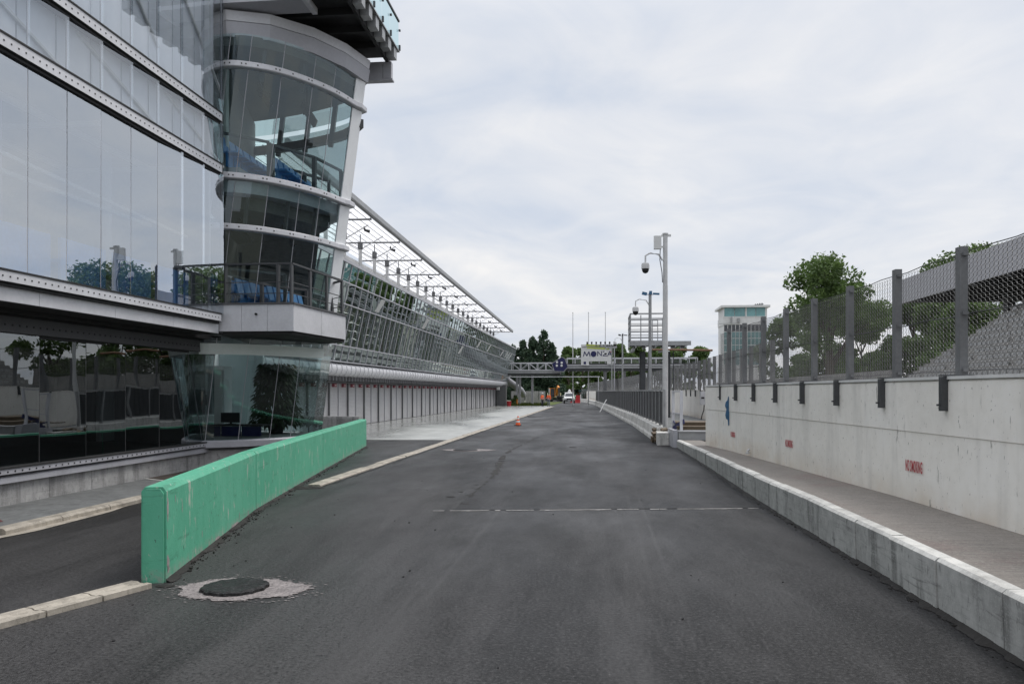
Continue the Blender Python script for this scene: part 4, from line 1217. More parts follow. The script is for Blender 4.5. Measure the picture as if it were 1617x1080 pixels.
# roof terrace: back wall, columns with loudspeakers, canopy
obj('terrace_wall', MB().box(-16.6, -16.4, Y0, Y1, 8.15, 10.9), 'white_paint', PB)
mb = MB(); y = Y0 + 1
while y < Y1 - 3: mb.box(-16.39, -16.33, y, y + 1.7, 9.0, 9.9); y += 3.1
obj('terrace_window', mb, 'stand_roof', PB)
def cz(y): return 11.58 - (y - 38) * (1.09 / 74)
mb = MB(); ys = np.arange(30, 112.4, 3.7)
ZT = [cz(y) for y in ys]
for i in range(len(ys) - 1):
    ya, yb, za, zb = ys[i], ys[i + 1], ZT[i], ZT[i + 1]
    def bx(x0, x1, l0, l1):
        return [(x0, ya, za + l0), (x0, yb, zb + l0), (x1, yb, zb + l1), (x1, ya, za + l1)]
    t_, b_ = bx(-12.2, -17.2, -.02, .30), bx(-12.2, -17.2, -.07, .25)
    mb.face(t_); mb.face(b_[::-1])
obj('canopy_sheet', mb, 'canopy', PB)
mb = MB()
for k in range(9):
    x = -12.6 - k * .5; l = -.10 + .06 * (-12.2 - x)
    mb.tube([(x, 30, cz(30) + l), (x, 112, cz(112) + l)], .016, 5)
obj('purlin', mb, 'steel_dark', PB)
mb = MB().sweep([(-12.0, 30), (-12.0, 112)], [(-.2, 0), (-.02, -.03), (.02, .05), (.02, .3), (-.06, .36), (-.2, .33)], zs=[cz(30) - .16, cz(112) - .16])
obj('canopy_edge', mb, 'steel', PB)
yy = [41.5 + 6.15 * k for k in range(12)]
for y in yy:
    mb = MB().tube([(-12.05, y, cz(y) - .34), (-16.4, y, cz(y) - .30)], .055, 8)
    mb.bar((-12.1, y, cz(y) - .36), (-12.1, y, cz(y) - .05), .05); obj('canopy_strut', mb, 'steel', PB)
for k in range(26):
    y = 31.5 + k * 3.07
    mb = MB().box(-14.38, -14.22, y - .1, y + .1, 8.15, cz(y) - .9).bar((-14.3, y, cz(y) - .9), (-12.9, y, cz(y) - .12), .05).bar((-14.3, y, cz(y) - .9), (-15.9, y, cz(y) - .02), .05)
    obj('column', mb, 'white_paint', PB)
    mb = MB().box(-14.42, -14.18, y - .13, y + .13, cz(y) - .88, cz(y) - .46).bar((-14.3, y, cz(y) - .46), (-14.3, y, cz(y) + .02), .05)
    obj('loudspeaker', mb, 'post', PB)
for k in range(26):
    mb = MB(); y = 32.4 + k * 3.07; mb.box(-15.6, -15.0, y, y + 1.5, 8.15, 8.95); mb.bar((-15.3, y, 9.0), (-15.3, y + 1.6, 9.5), .05)
    obj('terrace_seating', mb, 'steel', PB)
for k in range(14):
    mb = MB(); y = 33 + k * 5.8; mb.tube([(-13.4, y, cz(y) + .0), (-13.4, y + .2, cz(y) - .18), (-13.2, y + .4, cz(y) - .22)], [.03, .07, .1], 7)
    obj('canopy_lamp', mb, 'steel_dark', PB)
mb = MB()
for z in (8.6, 8.9, 9.2): mb.bar((-12.3, Y0, z), (-12.3, Y1, z), .03)
y = Y0
while y < Y1: mb.bar((-12.3, y, 8.3), (-12.3, y, 9.2), .04); y += 2.2
# end of the building
obj('end_wall', MB().prism([(-20, Y1), (-13.6, Y1), (-13.6, Y1 + .3), (-20, Y1 + .3)], 0, 8.1), 'alu', PB)
mb = MB().tube([(-13.5, 113.5, 3.9), (-12.5, 115.5, 3.1), (-11.5, 117.5, 2.2), (-11.2, 118.5, 1.5)], .5, 10); obj('exhaust_duct', mb, 'alu', PB, 50)
mb = MB().prism([(-13.9, 109.2), (-12.7, 109.2), (-12.7, 110.4), (-13.9, 110.4)], 0, 2.9); obj('end_pillar', mb, 'interior_dark', PB)
mb = MB().box(-13.6, -13.2, 106, 106.3, 2.2, 2.6); obj('white_lamp', mb, 'white_paint', PB)

# ------------------------------------------------------------------ footbridge with signs
BR = thing('footbridge', 'steel footbridge with truss railing crossing above the far end of the pit lane', 'bridge', (-3, 113, 0))
def truss(x0, x1, y, zb, zt, n, diag=True):
    mb = MB(); mb.bar((x0, y, zb), (x1, y, zb), .12); mb.bar((x0, y, zt), (x1, y, zt), .12)
    for i in range(n + 1):
        x = x0 + (x1 - x0) * i / n; mb.bar((x, y, zb), (x, y, zt), .09)
        if diag and i < n:
            xb = x0 + (x1 - x0) * (i + 1) / n
            if i % 2: mb.bar((x, y, zb), (xb, y, zt), .06)
            else: mb.bar((x, y, zt), (xb, y, zb), .06)
    return mb
obj('deck', MB().box(-15.5, -5.3, 112.2, 114.2, 4.55, 4.95).box(-5.3, 14, 112.2, 114.2, 5.2, 5.62), 'steel', BR)
obj('underside', MB().box(-15.5, -5.4, 112.4, 114, 4.3, 4.545).box(-5.3, 14, 112.4, 114, 4.86, 5.19), 'steel_dark', BR)
mb = truss(-14.6, -6.2, 112.15, 5.0, 6.02, 7); obj('truss_railing', mb, 'alu_light', BR)
mb = truss(-14.6, -6.2, 114.2, 5.0, 6.02, 7); obj('truss_railing', mb, 'alu_light', BR)
mb = truss(-4.4, 13.6, 112.15, 5.7, 6.66, 16, False); obj('handrail', mb, 'alu_light', BR)
mb = truss(-4.4, 13.6, 114.2, 5.7, 6.66, 16, False); obj('handrail', mb, 'alu_light', BR)
obj('mesh_infill', MB().face([(-14.6, 112.3, 5.0), (-6.2, 112.3, 5.0), (-6.2, 112.3, 5.95), (-14.6, 112.3, 5.95)]).face([(-4.4, 114.1, 5.7), (13.6, 114.1, 5.7), (13.6, 114.1, 6.6), (-4.4, 114.1, 6.6)]), glass('wire_mesh_sheet', (.62, .62, .62), .03), BR, fix=False)
obj('kick_plate', MB().box(-5.2, 14, 112.1, 112.14, 5.62, 5.9), 'black', BR)
mb = MB().bar((-13.4, 111.6, 4.05), (.2, 111.6, 4.05), .12); mb.bar((.0, 111.6, 4.05), (0, 111.6, 0), .1); obj('cable_rail', mb, 'alu_light', BR)
for (x, w) in ((.93, .46), (3.6, .4)):
    obj('pier', MB().box(x - w / 2, x + w / 2, 112.5, 113.6, 0, 4.9), 'post', BR)
for x in (-11.67, -11.25, -9.45):
    obj('pier', MB().box(x - .15, x + .15, 114.0, 114.3, 0, 4.5), 'alu', BR)
mb = MB()
for x in np.arange(-13, 6, 1.1): mb.lathe([(.09, 0), (.09, .12)], (x, 112.6, 4.36 if x < -5.3 else 4.74), 8)
obj('bridge_lamp', mb, 'white_paint', BR)

t = thing('cube_sign', 'dark blue cube shaped sign with four white discs standing on the footbridge', 'sign', (-5.35, 112, 4.95))
cu = Vector((-5.35, 111.2, 5.75)); an = R(22)
u = Vector((math.cos(R(28)), 0, math.sin(R(28)))); v = Vector((-math.sin(R(28)), 0, math.cos(R(28)))); w = Vector((0, 1, 0))
poly = [(-1.05, -.5), (-.75, -.85), (.3, -1.15), (.98, -.62), (.95, .62), (.5, 1.05), (-.85, .62)]
A_ = [(-1.12, .12), (-.72, -.95), (.55, -1.0), (1.15, -.35), (.72, .78), (.28, 1.05)]
mb = MB(); n = len(A_)
vs = [tuple(cu + Vector((p[0], -.35, p[1]))) for p in A_] + [tuple(cu + Vector((p[0] * .97, .5, p[1] * .97))) for p in A_]
mb.add(vs, [tuple(range(n)), tuple(range(2 * n - 1, n - 1, -1))] + [(i, (i + 1) % n, n + (i + 1) % n, n + i) for i in range(n)])
obj('cube_body', mb, 'navy', t)
mb = MB()
for i in range(n):
    a, b = A_[i], A_[(i + 1) % n]; mb.bar(cu + Vector((a[0], -.37, a[1])), cu + Vector((b[0], -.37, b[1])), .07)
obj('cube_edge', mb, 'steel', t)
for (dx_, dz_) in ((-.38, .32), (.28, .24), (-.40, -.16), (.26, -.16)):
    c = cu + Vector((dx_, -.38, dz_)); mb = MB().tube([c, c + Vector((0, -.05, 0))], .16, 14); obj('white_disc', mb, 'white_paint', t)

t = thing('sign_board', 'white sign board reading MONZA with lime stripes standing on the footbridge', 'sign', (0, 112, 5.62))
obj('panel', MB().box(-2.42, 1.9, 111.7, 111.85, 6.2, 8.55), 'white_paint', t)
obj('panel_foot', MB().box(-2.42, -1.3, 111.7, 111.85, 5.62, 6.195).box(1.2, 2.1, 111.7, 111.85, 5.8, 6.195), 'white_paint', t)
mb = text_mesh('NZA', .98, .012, 1.05, .004); place(mb, (.82, 111.68, 7.22), (1, 0, 0), (0, 0, 1), (0, -1, 0)); obj('lettering', mb, 'navy', t)
mb = MB()
for (xa, za, xb, zb) in ((-2.08, 6.88, -1.92, 7.56), (-1.92, 7.56, -1.62, 6.95), (-1.62, 6.95, -1.32, 7.56), (-1.32, 7.56, -1.16, 6.88)): mb.bar((xa, 111.68, za), (xb, 111.68, zb), .12, .024, up=(0, 1, 0))
obj('lettering', mb, 'navy', t)
mb = MB().tube([(-.68, 111.685, 7.22), (-.68, 111.655, 7.22)], .4, 18); obj('round_emblem', mb, 'navy', t)
mb = MB().tube([(1.78, 111.69, 7.5), (1.78, 111.66, 7.5)], .12, 12); obj('red_dot', mb, 'red', t)
mb = MB().add([(-1.6, 111.69, 8.0), (1.5, 111.69, 7.82), (1.5, 111.69, 8.05), (-1.6, 111.69, 8.18), (-1.6, 111.66, 8.0), (1.5, 111.66, 7.82), (1.5, 111.66, 8.05), (-1.6, 111.66, 8.18)], [(0, 1, 2, 3), (4, 5, 6, 7), (0, 1, 5, 4), (1, 2, 6, 5), (2, 3, 7, 6), (3, 0, 4, 7)])
mb.add([(-1.7, 111.69, 8.32), (.2, 111.69, 8.25), (.2, 111.69, 8.42), (-1.7, 111.69, 8.62), (-1.7, 111.66, 8.32), (.2, 111.66, 8.25), (.2, 111.66, 8.42), (-1.7, 111.66, 8.62)], [(0, 1, 2, 3), (4, 5, 6, 7), (0, 1, 5, 4), (1, 2, 6, 5), (2, 3, 7, 6), (3, 0, 4, 7)])
obj('lime_stripe', mb, 'lime', t)
obj('grey_frame', MB().box(.9, 2.55, 111.55, 111.9, 8.0, 8.35).box(-2.3, 1.9, 111.6, 111.69, 8.2, 8.27), 'steel', t)
mb = MB()
for dx_ in (0, .09): pass
obj('number_mark', MB().box(-2.05, -1.72, 111.66, 111.69, 5.8, 6.15), 'navy', t)
for k in range(7):
    x = -1.55 + k * .62; mb = MB().obox((x, 111.4, 8.75), (.11, 0, 0), (0, .12, .04), (0, -.05, .13)); mb.bar((x, 111.5, 8.75), (x, 111.75, 8.5), .05); obj('floodlight', mb, 'black', t)
for k in range(4):
    x = -.3 + k * .5; obj('floodlight', MB().obox((x, 111.45, 8.4), (.12, 0, 0), (0, .08, 0), (0, 0, .05)), 'black', t)
mb = MB().bar((2.2, 111.6, 0.6), (2.2, 111.6, 8.1), .14); obj('support_pole', mb, 'alu', t)
fl = thing('flagpole', 'bare white flagpole left of the sign board, leftmost of three', 'flagpole', (-3.65, 114.6, 0), 'bare flagpoles behind the footbridge')
ORIG[fl.name] = Vector((0, 0, 0))
obj('pole', MB().lathe([(.09, 0), (.045, 13.2)], (0, 0, 0), 10), 'white_pole', fl); obj('finial', MB().lathe([(.02, 0), (.09, .08), (.02, .17)], (0, 0, 13.2), 10), 'steel', fl)
dup(fl, (-1.42, 114.6, 0), 0, 'bare white flagpole rising behind the left part of the sign board, middle of three')
dup(fl, (.98, 114.6, 0), 0, 'bare white flagpole rising behind the right part of the sign board, rightmost of three')

# ------------------------------------------------------------------ pit wall on the right: low white barrier, dark panels, second wall and fence
BL = [(2.25, 31.6), (2.19, 37.5), (2.03, 47), (1.62, 59), (.93, 79), (-.45, 115), (-2.0, 140), (-4.6, 165), (-8.5, 186)]
def bx_at(y):
    for a, b in zip(BL[:-1], BL[1:]):
        if y <= b[1]: return a[0] + (b[0] - a[0]) * (y - a[1]) / (b[1] - a[1])
    return BL[-1][0]
t = thing('pit_wall_barrier', 'low white concrete barrier along the right side of the lane below the dark fence panels', 'barrier', (2.2, 40, 0))
mb = MB(); y = 31.6; random.seed(61)
while y < 184:
    L_ = 2.4 if y < 120 else 4
    x0, x1 = bx_at(y + .02), bx_at(y + L_ - .02); j = random.uniform(-.012, .012)
    mb.sweep([(x0 + j, y + .015), (x1 + j, y + L_ - .015)], [(-.06, -.02), (-.05, .12), (.0, .22), (.04, .56), (.07, .585), (.40, .585), (.42, .56), (.5, -.02)]); y += L_
obj('barrier_block', mb, 'white_barrier', t)
mb = MB().prism([(2.16, 29.95), (2.60, 30.0), (2.66, 31.3), (2.22, 31.3)], -.02, .46); obj('end_block', mb, 'white_barrier', t)
mb = MB(); random.seed(9)
for k in range(26):
    mb.obox((random.uniform(2.2, 2.7), random.uniform(31.2, 32.0), random.uniform(.1, .5)), (random.uniform(.08, .2), .03, .02), (-.03, random.uniform(.06, .2), .03), (0, -.02, random.uniform(.04, .12)))
tag(obj('broken_concrete', mb, 'wood_brown'), 'brown broken rubble in the gap at the near end of the white pit wall barrier', 'rubble', kind='stuff')
struct('pit_wall_walkway', MB().prism([(2.6, 31.8), (5.9, 31.8), (5.6, 46), (4.9, 70), (3.6, 95), (2.2, 118), (-.1, 118), (1.2, 79), (2.0, 59), (2.4, 40)], -.05, .5), 'pave')

t = thing('pit_wall_railing', 'row of dark grey fence panels with pale posts standing on the low white barrier', 'railing', (2.5, 40, .6))
y = 31.9
k = 0
while y < 118 and k < 46:
    L_ = 1.9; x0, x1 = bx_at(y) + .33, bx_at(y + L_) + .33
    a, b = Vector((x0, y, 0)), Vector((x1, y + L_, 0)); d = (b - a).normalized()
    up = Vector((0, 0, 1)); nr = Vector((d.y, -d.x, 0))
    mb = MB(); c = (a + b) / 2
    mb.obox(c + up * 1.36, d * (L_ / 2 - .06), nr * .012, up * .64)
    for q in range(1, 5): mb.obox(a + d * (L_ * q / 5) + up * 1.36, d * .012, nr * .022, up * .64)
    mb.obox(c + up * .70, d * (L_ / 2), nr * .03, up * .03)
    obj('panel', mb, 'steel_dark', t)
    mb = MB(); mb.obox(a + up * 1.33, d * .045, nr * .045, up * .75); mb.obox(c + up * 2.05, d * (L_ / 2), nr * .04, up * .035)
    obj('rail_post', mb, 'steel', t)
    y += L_; k += 1

W2 = [(5.95, 28.5), (5.85, 36), (5.75, 46), (4.9, 70), (3.6, 95), (2.2, 118), (.2, 145), (-2.5, 170)]
w2 = thing('far_concrete_wall', 'white concrete wall beyond the gate, running behind the dark fence panels', 'wall', (5.7, 46, 0))
mb = MB().sweep(W2, [(0, -.05), (0, 2.03), (-.015, 2.05), (-.015, 2.09), (.35, 2.09), (.35, -.05)]); obj('wall_body', mb, 'white_wall', w2)
f2 = thing('far_debris_fence', 'far chain link fence with grey posts receding along the second white wall', 'fence', (5.7, 46, 2.1))
def along(P, s_):
    for a, b in zip(P[:-1], P[1:]):
        a, b = Vector(a), Vector(b); L_ = (b - a).length
        if s_ <= L_: return a + (b - a) * s_ / L_, (b - a).normalized()
        s_ -= L_
    return b, (b - a).normalized()
s_ = 0.5; k = 0
while s_ < 125 and k < 66:
    p, d = along(W2, s_); nr = Vector((d.y, -d.x)); d3 = Vector((d.x, d.y, 0)); n3 = Vector((nr.x, nr.y, 0))
    c = Vector((p.x, p.y, 0)) + n3 * .18
    mb = MB().obox(c + Vector((0, 0, 2.95)), d3 * .075, n3 * .07, (0, 0, .86)); mb.obox(c + d3 * -.08 + Vector((0, 0, 3.2)), d3 * .03, n3 * .03, (0, 0, .02))
    obj('post', mb, 'post', f2)
    if k < 14:
        mb = MB().obox(Vector((p.x, p.y, 1.9)) - n3 * .035, d3 * .05, n3 * .03, (0, 0, .2)); obj('bracket', mb, 'steel_dark', w2)
    s_ += 1.87; k += 1
acc = 0
mbs = MB()
for a, b in zip(W2[:-1], W2[1:]):
    a, b = Vector(a), Vector(b); d = (b - a); L_ = d.length; d.normalize()
    far = a.y > 69
    q = chainlink((a.x + .12, a.y, 0), L_, 2.15, 3.8, .13 if far else .07, .1 if far else .05, .007 if far else .004, (d.x, d.y, 0), (-d.y, d.x, 0))
    mbs.add(q.v, q.f)
obj('chain_link', mbs, 'wire', f2)
mb = MB()
for zc in (3.78, 2.95, 2.16): mb.tube([(p[0] + .13, p[1], zc) for p in W2], .012, 5)
obj('tension_cable', mb, 'steel_dark', f2)

# gate, steps and the electric box at the gap
t = thing('metal_gate', 'pale tubular metal gate with steel base plate at the gap in the pit wall', 'gate', (2.85, 29.8, .3))
mb = MB()
for (x, y) in ((2.80, 30.5), (2.98, 29.3)): mb.box(x - .05, x + .05, y - .05, y + .05, .45, 2.02)
mb.bar((2.80, 30.5, 2.0), (2.98, 29.3, 2.0), .06); mb.bar((2.80, 30.5, 1.2), (2.98, 29.3, 1.2), .04)
obj('gate_frame', mb, 'alu_light', t)
mb = MB().bar((2.78, 30.2, .62), (3.06, 29.2, .92), .05, .16); mb.bar((2.80, 30.5, .9), (2.98, 29.3, .5), .04); obj('gate_brace', mb, 'navy', t)
obj('base_plate', MB().prism([(2.64, 28.75), (2.80, 28.72), (2.74, 30.5), (2.60, 30.5)], 0, .62), 'alu', t)
t = thing('steel_step', 'grey steel step with brown timber treads between the metal gate and the white wall', 'steps', (3.3, 28.9, .3))
obj('step_front', MB().box(2.82, 4.2, 28.66, 28.74, .28, .56).box(2.82, 4.2, 28.62, 29.4, .561, .60), 'steel', t)
obj('tread', MB().box(2.85, 4.4, 29.42, 29.5, .60, .70).box(2.85, 4.4, 29.4, 30.1, .701, .735), 'wood_brown', t)
obj('tread', MB().box(2.85, 5.2, 30.12, 30.2, .70, .82).box(2.85, 5.2, 30.1, 31.7, .821, .86), 'wood_brown', t)
t = thing('electric_box', 'grey electric switch box with hanging cable on the second white wall by the gate', 'switch box', (5.3, 42, 1.5))
bxx, byy = 5.72, 43.6
obj('box_body', MB().box(bxx - .28, bxx + .06, byy - .2, byy + .2, 1.28, 2.0), 'alu_light', t)
obj('box_lock', MB().box(bxx - .26, bxx - .1, byy - .22, byy - .201, 1.62, 1.70), 'black', t)
obj('cable', MB().tube([(bxx - .08, byy, 1.29), (bxx - .1, byy, 1.0), (bxx - .2, byy, .7), (bxx - .24, byy, .5)], .03, 6), 'black', t)
tag(obj('rusty_bar', MB().tube([(2.9, 43.3, 4.23), (3.6, 41, 4.11), (5.2, 37.5, 3.89)], .05, 8), 'rust'), 'long rusty horizontal bar running from the steel platform to the fence', 'bar')

# camera poles
def cam_head(pole, p, s_=1.0, side=-1):
    p = Vector(p)
    mb = MB().tube([p + Vector((side * .72, 0, -.30)), p + Vector((side * .72, 0, .02)), p + Vector((side * .55, 0, .12)), p + Vector((side * .2, 0, .06)), p + Vector((side * .05, 0, -.18))], .035 * s_, 8)
    mb.lathe([(.06, .02), (.14, .0), (.16, -.08), (.155, -.22)], p + Vector((side * .72, 0, -.28)), 16)
    o = obj('camera_housing', mb, 'white_pole', pole, 50)
    mb = MB().lathe([(.14, 0), (.13, -.08), (.09, -.15), (.02, -.18)], p + Vector((side * .72, 0, -.501)), 16)
    d = mb; o2 = obj('camera_dome', mb, 'black', o, 60)
t = thing('camera_pole', 'tall thick white pole with white box and dome camera beside the gate', 'pole', (2.63, 32.0, .3), 'camera poles along the pit wall')
X, Y = 2.63, 32.0
obj('pole', MB().tube([(X, Y, .3), (X, Y, 4.0)], .108, 14).tube([(X, Y, 4.0), (X, Y, 6.2)], .098, 14).tube([(X, Y, 6.2), (X, Y, 8.2)], .092, 14).lathe([(.12, 0), (.12, .05), (.02, .06)], (X, Y, 8.2), 14), 'white_pole', t, 40)
obj('antenna_box', MB().box(X - .45, X - .16, Y - .12, Y + .04, 7.62, 8.14).box(X - .16, X - .08, Y - .06, Y, 7.68, 7.74).box(X - .16, X + .22, Y - .05, Y + .03, 8.12, 8.2), 'white_paint', t)
cam_head(t, (X - .06, Y - .05, 7.35))
obj('cable', MB().tube([(X - .2, Y - .05, 7.62), (X - .22, Y - .1, 7.2), (X - .14, Y - .12, 6.7), (X - .11, Y - .05, 6.3)], .018, 6), 'steel_dark', t)
def small_pole(X, Y, top, label, blue, z0=.5):
    t = thing('camera_pole', label, 'pole', (X, Y, z0), 'camera poles along the pit wall')
    obj('pole', MB().tube([(X, Y, z0), (X, Y, top)], [.09, .075], 12), 'steel', t, 40)
    cam_head(t, (X, Y, top - .35), .8)
    mb = MB()
    mb.tube([(X, Y, top), (X, Y, top + .08)], .07, 8)
    mb.obox((X - .28, Y - .05, top + .04), (.12, 0, -.03), (0, .06, 0), (.02, 0, .07)); mb.obox((X + .3, Y - .05, top + .02), (.16, 0, -.01), (0, .05, 0), (0, 0, .045)); mb.bar((X - .3, Y, top), (X + .4, Y, top), .035); mb.obox((X + .02, Y - .06, top + .08), (.07, 0, 0), (0, .08, 0), (0, 0, .08))
    obj('spotlights', mb, 'blue_sign' if blue else 'steel_dark', t)
small_pole(2.57, 40.4, 6.85, 'grey pole with blue spotlights and dome camera rising in front of the steel platform', True)
small_pole(2.31, 77.7, 7.4, 'thin grey pole with dome camera just left of the steel platform', False)
small_pole(1.58, 95.7, 7.4, 'thin grey pole with dome camera farthest down the lane, beside the sign board', False)

# steel viewing platform
t = thing('steel_platform', 'grey steel platform with railings on dark columns above the pit wall', 'platform', (2.6, 46.5, .5))
X0, X1, YA, YB = 1.80, 5.15, 45.4, 48.2
mb = MB().box(X0, X1, YA, YB, 4.66, 4.74)
obj('deck', mb, 'steel_dark', t)
mb = MB().box(X0, X1, YA - .04, YA - .001, 4.58, 4.82).box(X0 - .04, X0 - .001, YA, YB, 4.58, 4.82)
for x in np.arange(X0 + .3, X1, .55): mb.box(x - .04, x + .04, YA, YB, 4.48, 4.659)
mb.box(X0 + .1, X0 + .25, YA + .3, YB, 4.30, 4.479).box(X1 - 1.6, X1 - 1.45, YA + .3, YB, 4.30, 4.479)
obj('deck_frame', mb, 'steel', t)
mb = MB()
for z in (5.02, 5.36, 5.70, 6.04, 6.37):
    w_ = .075
    mb.bar((X0, YA, z), (3.85, YA, z), w_); mb.bar((X0, YA, z), (X0, YB, z), w_); mb.bar((X0, YB, z), (3.85, YB, z), .035)
for x, y in ((X0, YA), (X0, YA + .65), (X0, YA + 1.3), (X0, YA + 1.95), (X0, YB), (X0 + .62, YA + .9), (3.8, YA), (3.8, YB)): mb.bar((x, y, 4.75), (x, y, 6.38), .055)
obj('railing', mb, 'steel', t)
mb = MB()
for x in (X0 + .95, X0 + 1.25): mb.bar((x + .35, YA + 1.2, 4.75), (x + .35, YA + 1.2, 6.12), .045)
for z in (5.1, 5.42, 5.76, 6.1): mb.bar((X0 + 1.3, YA + 1.2, z), (X0 + 1.6, YA + 1.2, z), .04)
obj('ladder', mb, 'steel', t)
for x in (2.56, 3.98):
    mb = MB()
    for yy_ in (46.7, 47.7):
        mb.box(x - .14, x + .14, yy_ - .13, yy_ - .11, .5, 4.3).box(x - .14, x + .14, yy_ + .11, yy_ + .13, .5, 4.3).box(x - .01, x + .01, yy_ - .11, yy_ + .11, .5, 4.3)
    mb.bar((x + .3, 46.5, .5), (x + .3, 46.5, 4.3), .05)
    obj('column', mb, 'steel_dark', t)

# ------------------------------------------------------------------ control tower beyond the track
t = thing('control_tower', 'white and glass control tower with flat roof seen above the mesh fence', 'tower', (27.4, 157, 0))
XA, XB, YA, YB = 23.45, 31.4, 153.6, 161
obj('wall', MB().box(XA, XB, YA, YB, 14.55, 16.0).box(XA, XB, YA, YB, 0, 6.8).box(XA + .1, XB - .1, YA + .15, YB - .15, 6.8, 17.75), 'white_paint', t)
obj('roof', MB().box(XA - .5, XB + .5, YA - .6, YB + .6, 17.75, 18.15), 'white_paint', t)
for k in range(4):
    x = XA + .15 + k * 1.95
    obj('upper_window', MB().box(x, x + 1.8, YA - .02, YA + .14, 16.1, 17.7), 'teal_glass', t)
obj('window_post', MB().box(XA + 4.0, XA + 4.25, YA - .05, YA + .1, 16.0, 17.75).box(XA - .02, XA + .13, YA - .05, YA + .1, 16.0, 17.75).box(XB - .35, XB, YA - .05, YA + .1, 16.0, 17.75).box(XA, XB, YA - .06, YA + .1, 15.95, 16.1), 'white_paint', t)
for k in range(11):
    x = XA + .1 + k * .715; obj('dark_window', MB().box(x, x + .62, YA - .01, YA + .14, 13.3, 14.5), 'dark_glass', t)
for r in range(5):
    z = 7.0 + r * 1.26
    obj('glass_row', MB().box(XA + .05, XB - .05, YA + .02, YA + .14, z, z + 1.16), 'teal_glass', t)
mb = MB()
for k in range(12): mb.box(XA + .05 + k * .715 - .05, XA + .05 + k * .715 + .05, YA - .04, YA + .05, 6.85, 14.5)
for r in range(6): mb.box(XA, XB, YA - .03, YA + .06, 6.88 + r * 1.26, 6.98 + r * 1.26)
obj('window_grid', mb, 'white_paint', t)
mb = MB()
for x in (XB - 1.9, XB - 1.5, XB - 1.1, XB - .7): mb.tube([(x, YA + 1, 18.16), (x, YA + 1, 18.5 + .3 * random.random())], .12, 8)
mb.bar((XB - 2.1, YA + 1, 18.3), (XB - .4, YA + 1, 18.45), .12); obj('roof_antenna', mb, 'steel_dark', t)
mb = MB().bar((XA - .9, YA - .4, 14.7), (XA + 3, YA - .3, 14.9), .1); mb.obox((XA + 1.4, YA - .3, 15.5), (.15, 0, 0), (0, .15, 0), (0, 0, .5)); mb.obox((XA + 2.7, YA - .3, 15.4), (.25, 0, 0), (0, .15, 0), (0, 0, .35)); obj('wall_lamp', mb, 'steel', t)

# ------------------------------------------------------------------ grandstand on the right
t = thing('grandstand', 'concrete grandstand with pale stepped rows and a broad grey roof edge behind the mesh fence', 'grandstand', (22, 40, 0))
mb = MB(); n = 22
for i in range(2 * n):
    x0 = 15.8 + i * .31; z1 = 1.75 + i * .21 - (.0 if i % 2 == 0 else .06)
    mb.box(x0, x0 + .31 if i < 2 * n - 1 else x0 + 1.5, 12, 48, 0, z1)
obj('stepped_rows', mb, 'stand_conc', t)
mb = MB(); random.seed(71)
for i in range(0, n, 1):
    x0 = 15.8 + i * .62; z1 = 1.75 + i * .42; y = 13.0
    while y < 47.4:
        if random.random() < .88: mb.box(x0 + .22, x0 + .55, y, y + .4, z1 + .001, z1 + .06).box(x0 + .5, x0 + .55, y, y + .4, z1 + .061, z1 + .34)
        y += .55
so = obj('seats', mb, 'steel', t); so['kind'] = 'stuff'
obj('roof_fascia', MB().sweep([(21.9, 12), (21.9, 61.5)], [(-.25, 8.3), (0.1, 8.35), (.25, 9.2), (.05, 9.95), (-.25, 10)]), 'stand_roof', t)
M_ = MB().box(21.66, 34, 12, 61.4, 8.5, 9.9)
for y in np.arange(13, 61, 4): M_.box(21.7, 34, y - .2, y + .2, 8.1, 8.499)
obj('roof', M_, 'black_soffit', t)
for y in np.arange(16, 61, 7.5): 
    obj('column', MB().box(25.6, 26.1, y - .25, y + .25, 0, 9.6), 'steel_dark', t)
mb = MB()
for x in np.arange(24, 30, 1.3): mb.bar((x, 47.9, 1.75 + (x - 15.8) * .68), (x, 47.9, 2.8 + (x - 15.8) * .68), .06)
obj('stair_rail', mb, 'steel', t)
tag(obj('low_stand_wall', MB().box(17.0, 17.5, 49, 118, -.05, 3.25).box(17.5, 21, 49, 118, -.05, 2.2), 'stand_conc'), 'long low pale concrete wall beyond the track, left of the stepped grandstand', 'wall')
struct('race_track', MB().face([(6.6, -20, -.03), (14.5, -20, -.03), (14.5, 130, -.03), (4.5, 190, -.03), (-2, 190, -.03), (4.6, 118, -.03)]), 'asphalt')
struct('lawn', MB().face([(-13.2, 109.6, .02), (-7.6, 109.6, .02), (-6.6, 117, .02), (-6.6, 150, .02), (-13.2, 150, .02)]), 'grass')
rng = np.random.default_rng(5); mb = MB()
for i in range(1800):
    x, y = rng.uniform(-13, -7.4), rng.uniform(110, 121); h = rng.uniform(.15, .45); a = rng.uniform(0, 3.14)
    dx_, dy_ = .05 * math.cos(a), .05 * math.sin(a)
    mb.face([(x - dx_, y - dy_, .02), (x + dx_, y + dy_, .02), (x + rng.uniform(-.1, .1), y, h)])
tag(obj('long_grass', mb, 'grass', fix=False), 'long yellow green grass on the verge behind the two workers', 'grass', kind='stuff')
mb = MB()
for k in range(5): mb.box(-13.4 + k * 1.0, -12.43 + k * 1.0, 122.0 + k * 1.2, 122.15 + k * 1.2, -.05, 2.05)
tag(obj('yard_wall', mb, 'plinth'), 'grey concrete panel wall behind the grass strip at the far end of the lane', 'wall')

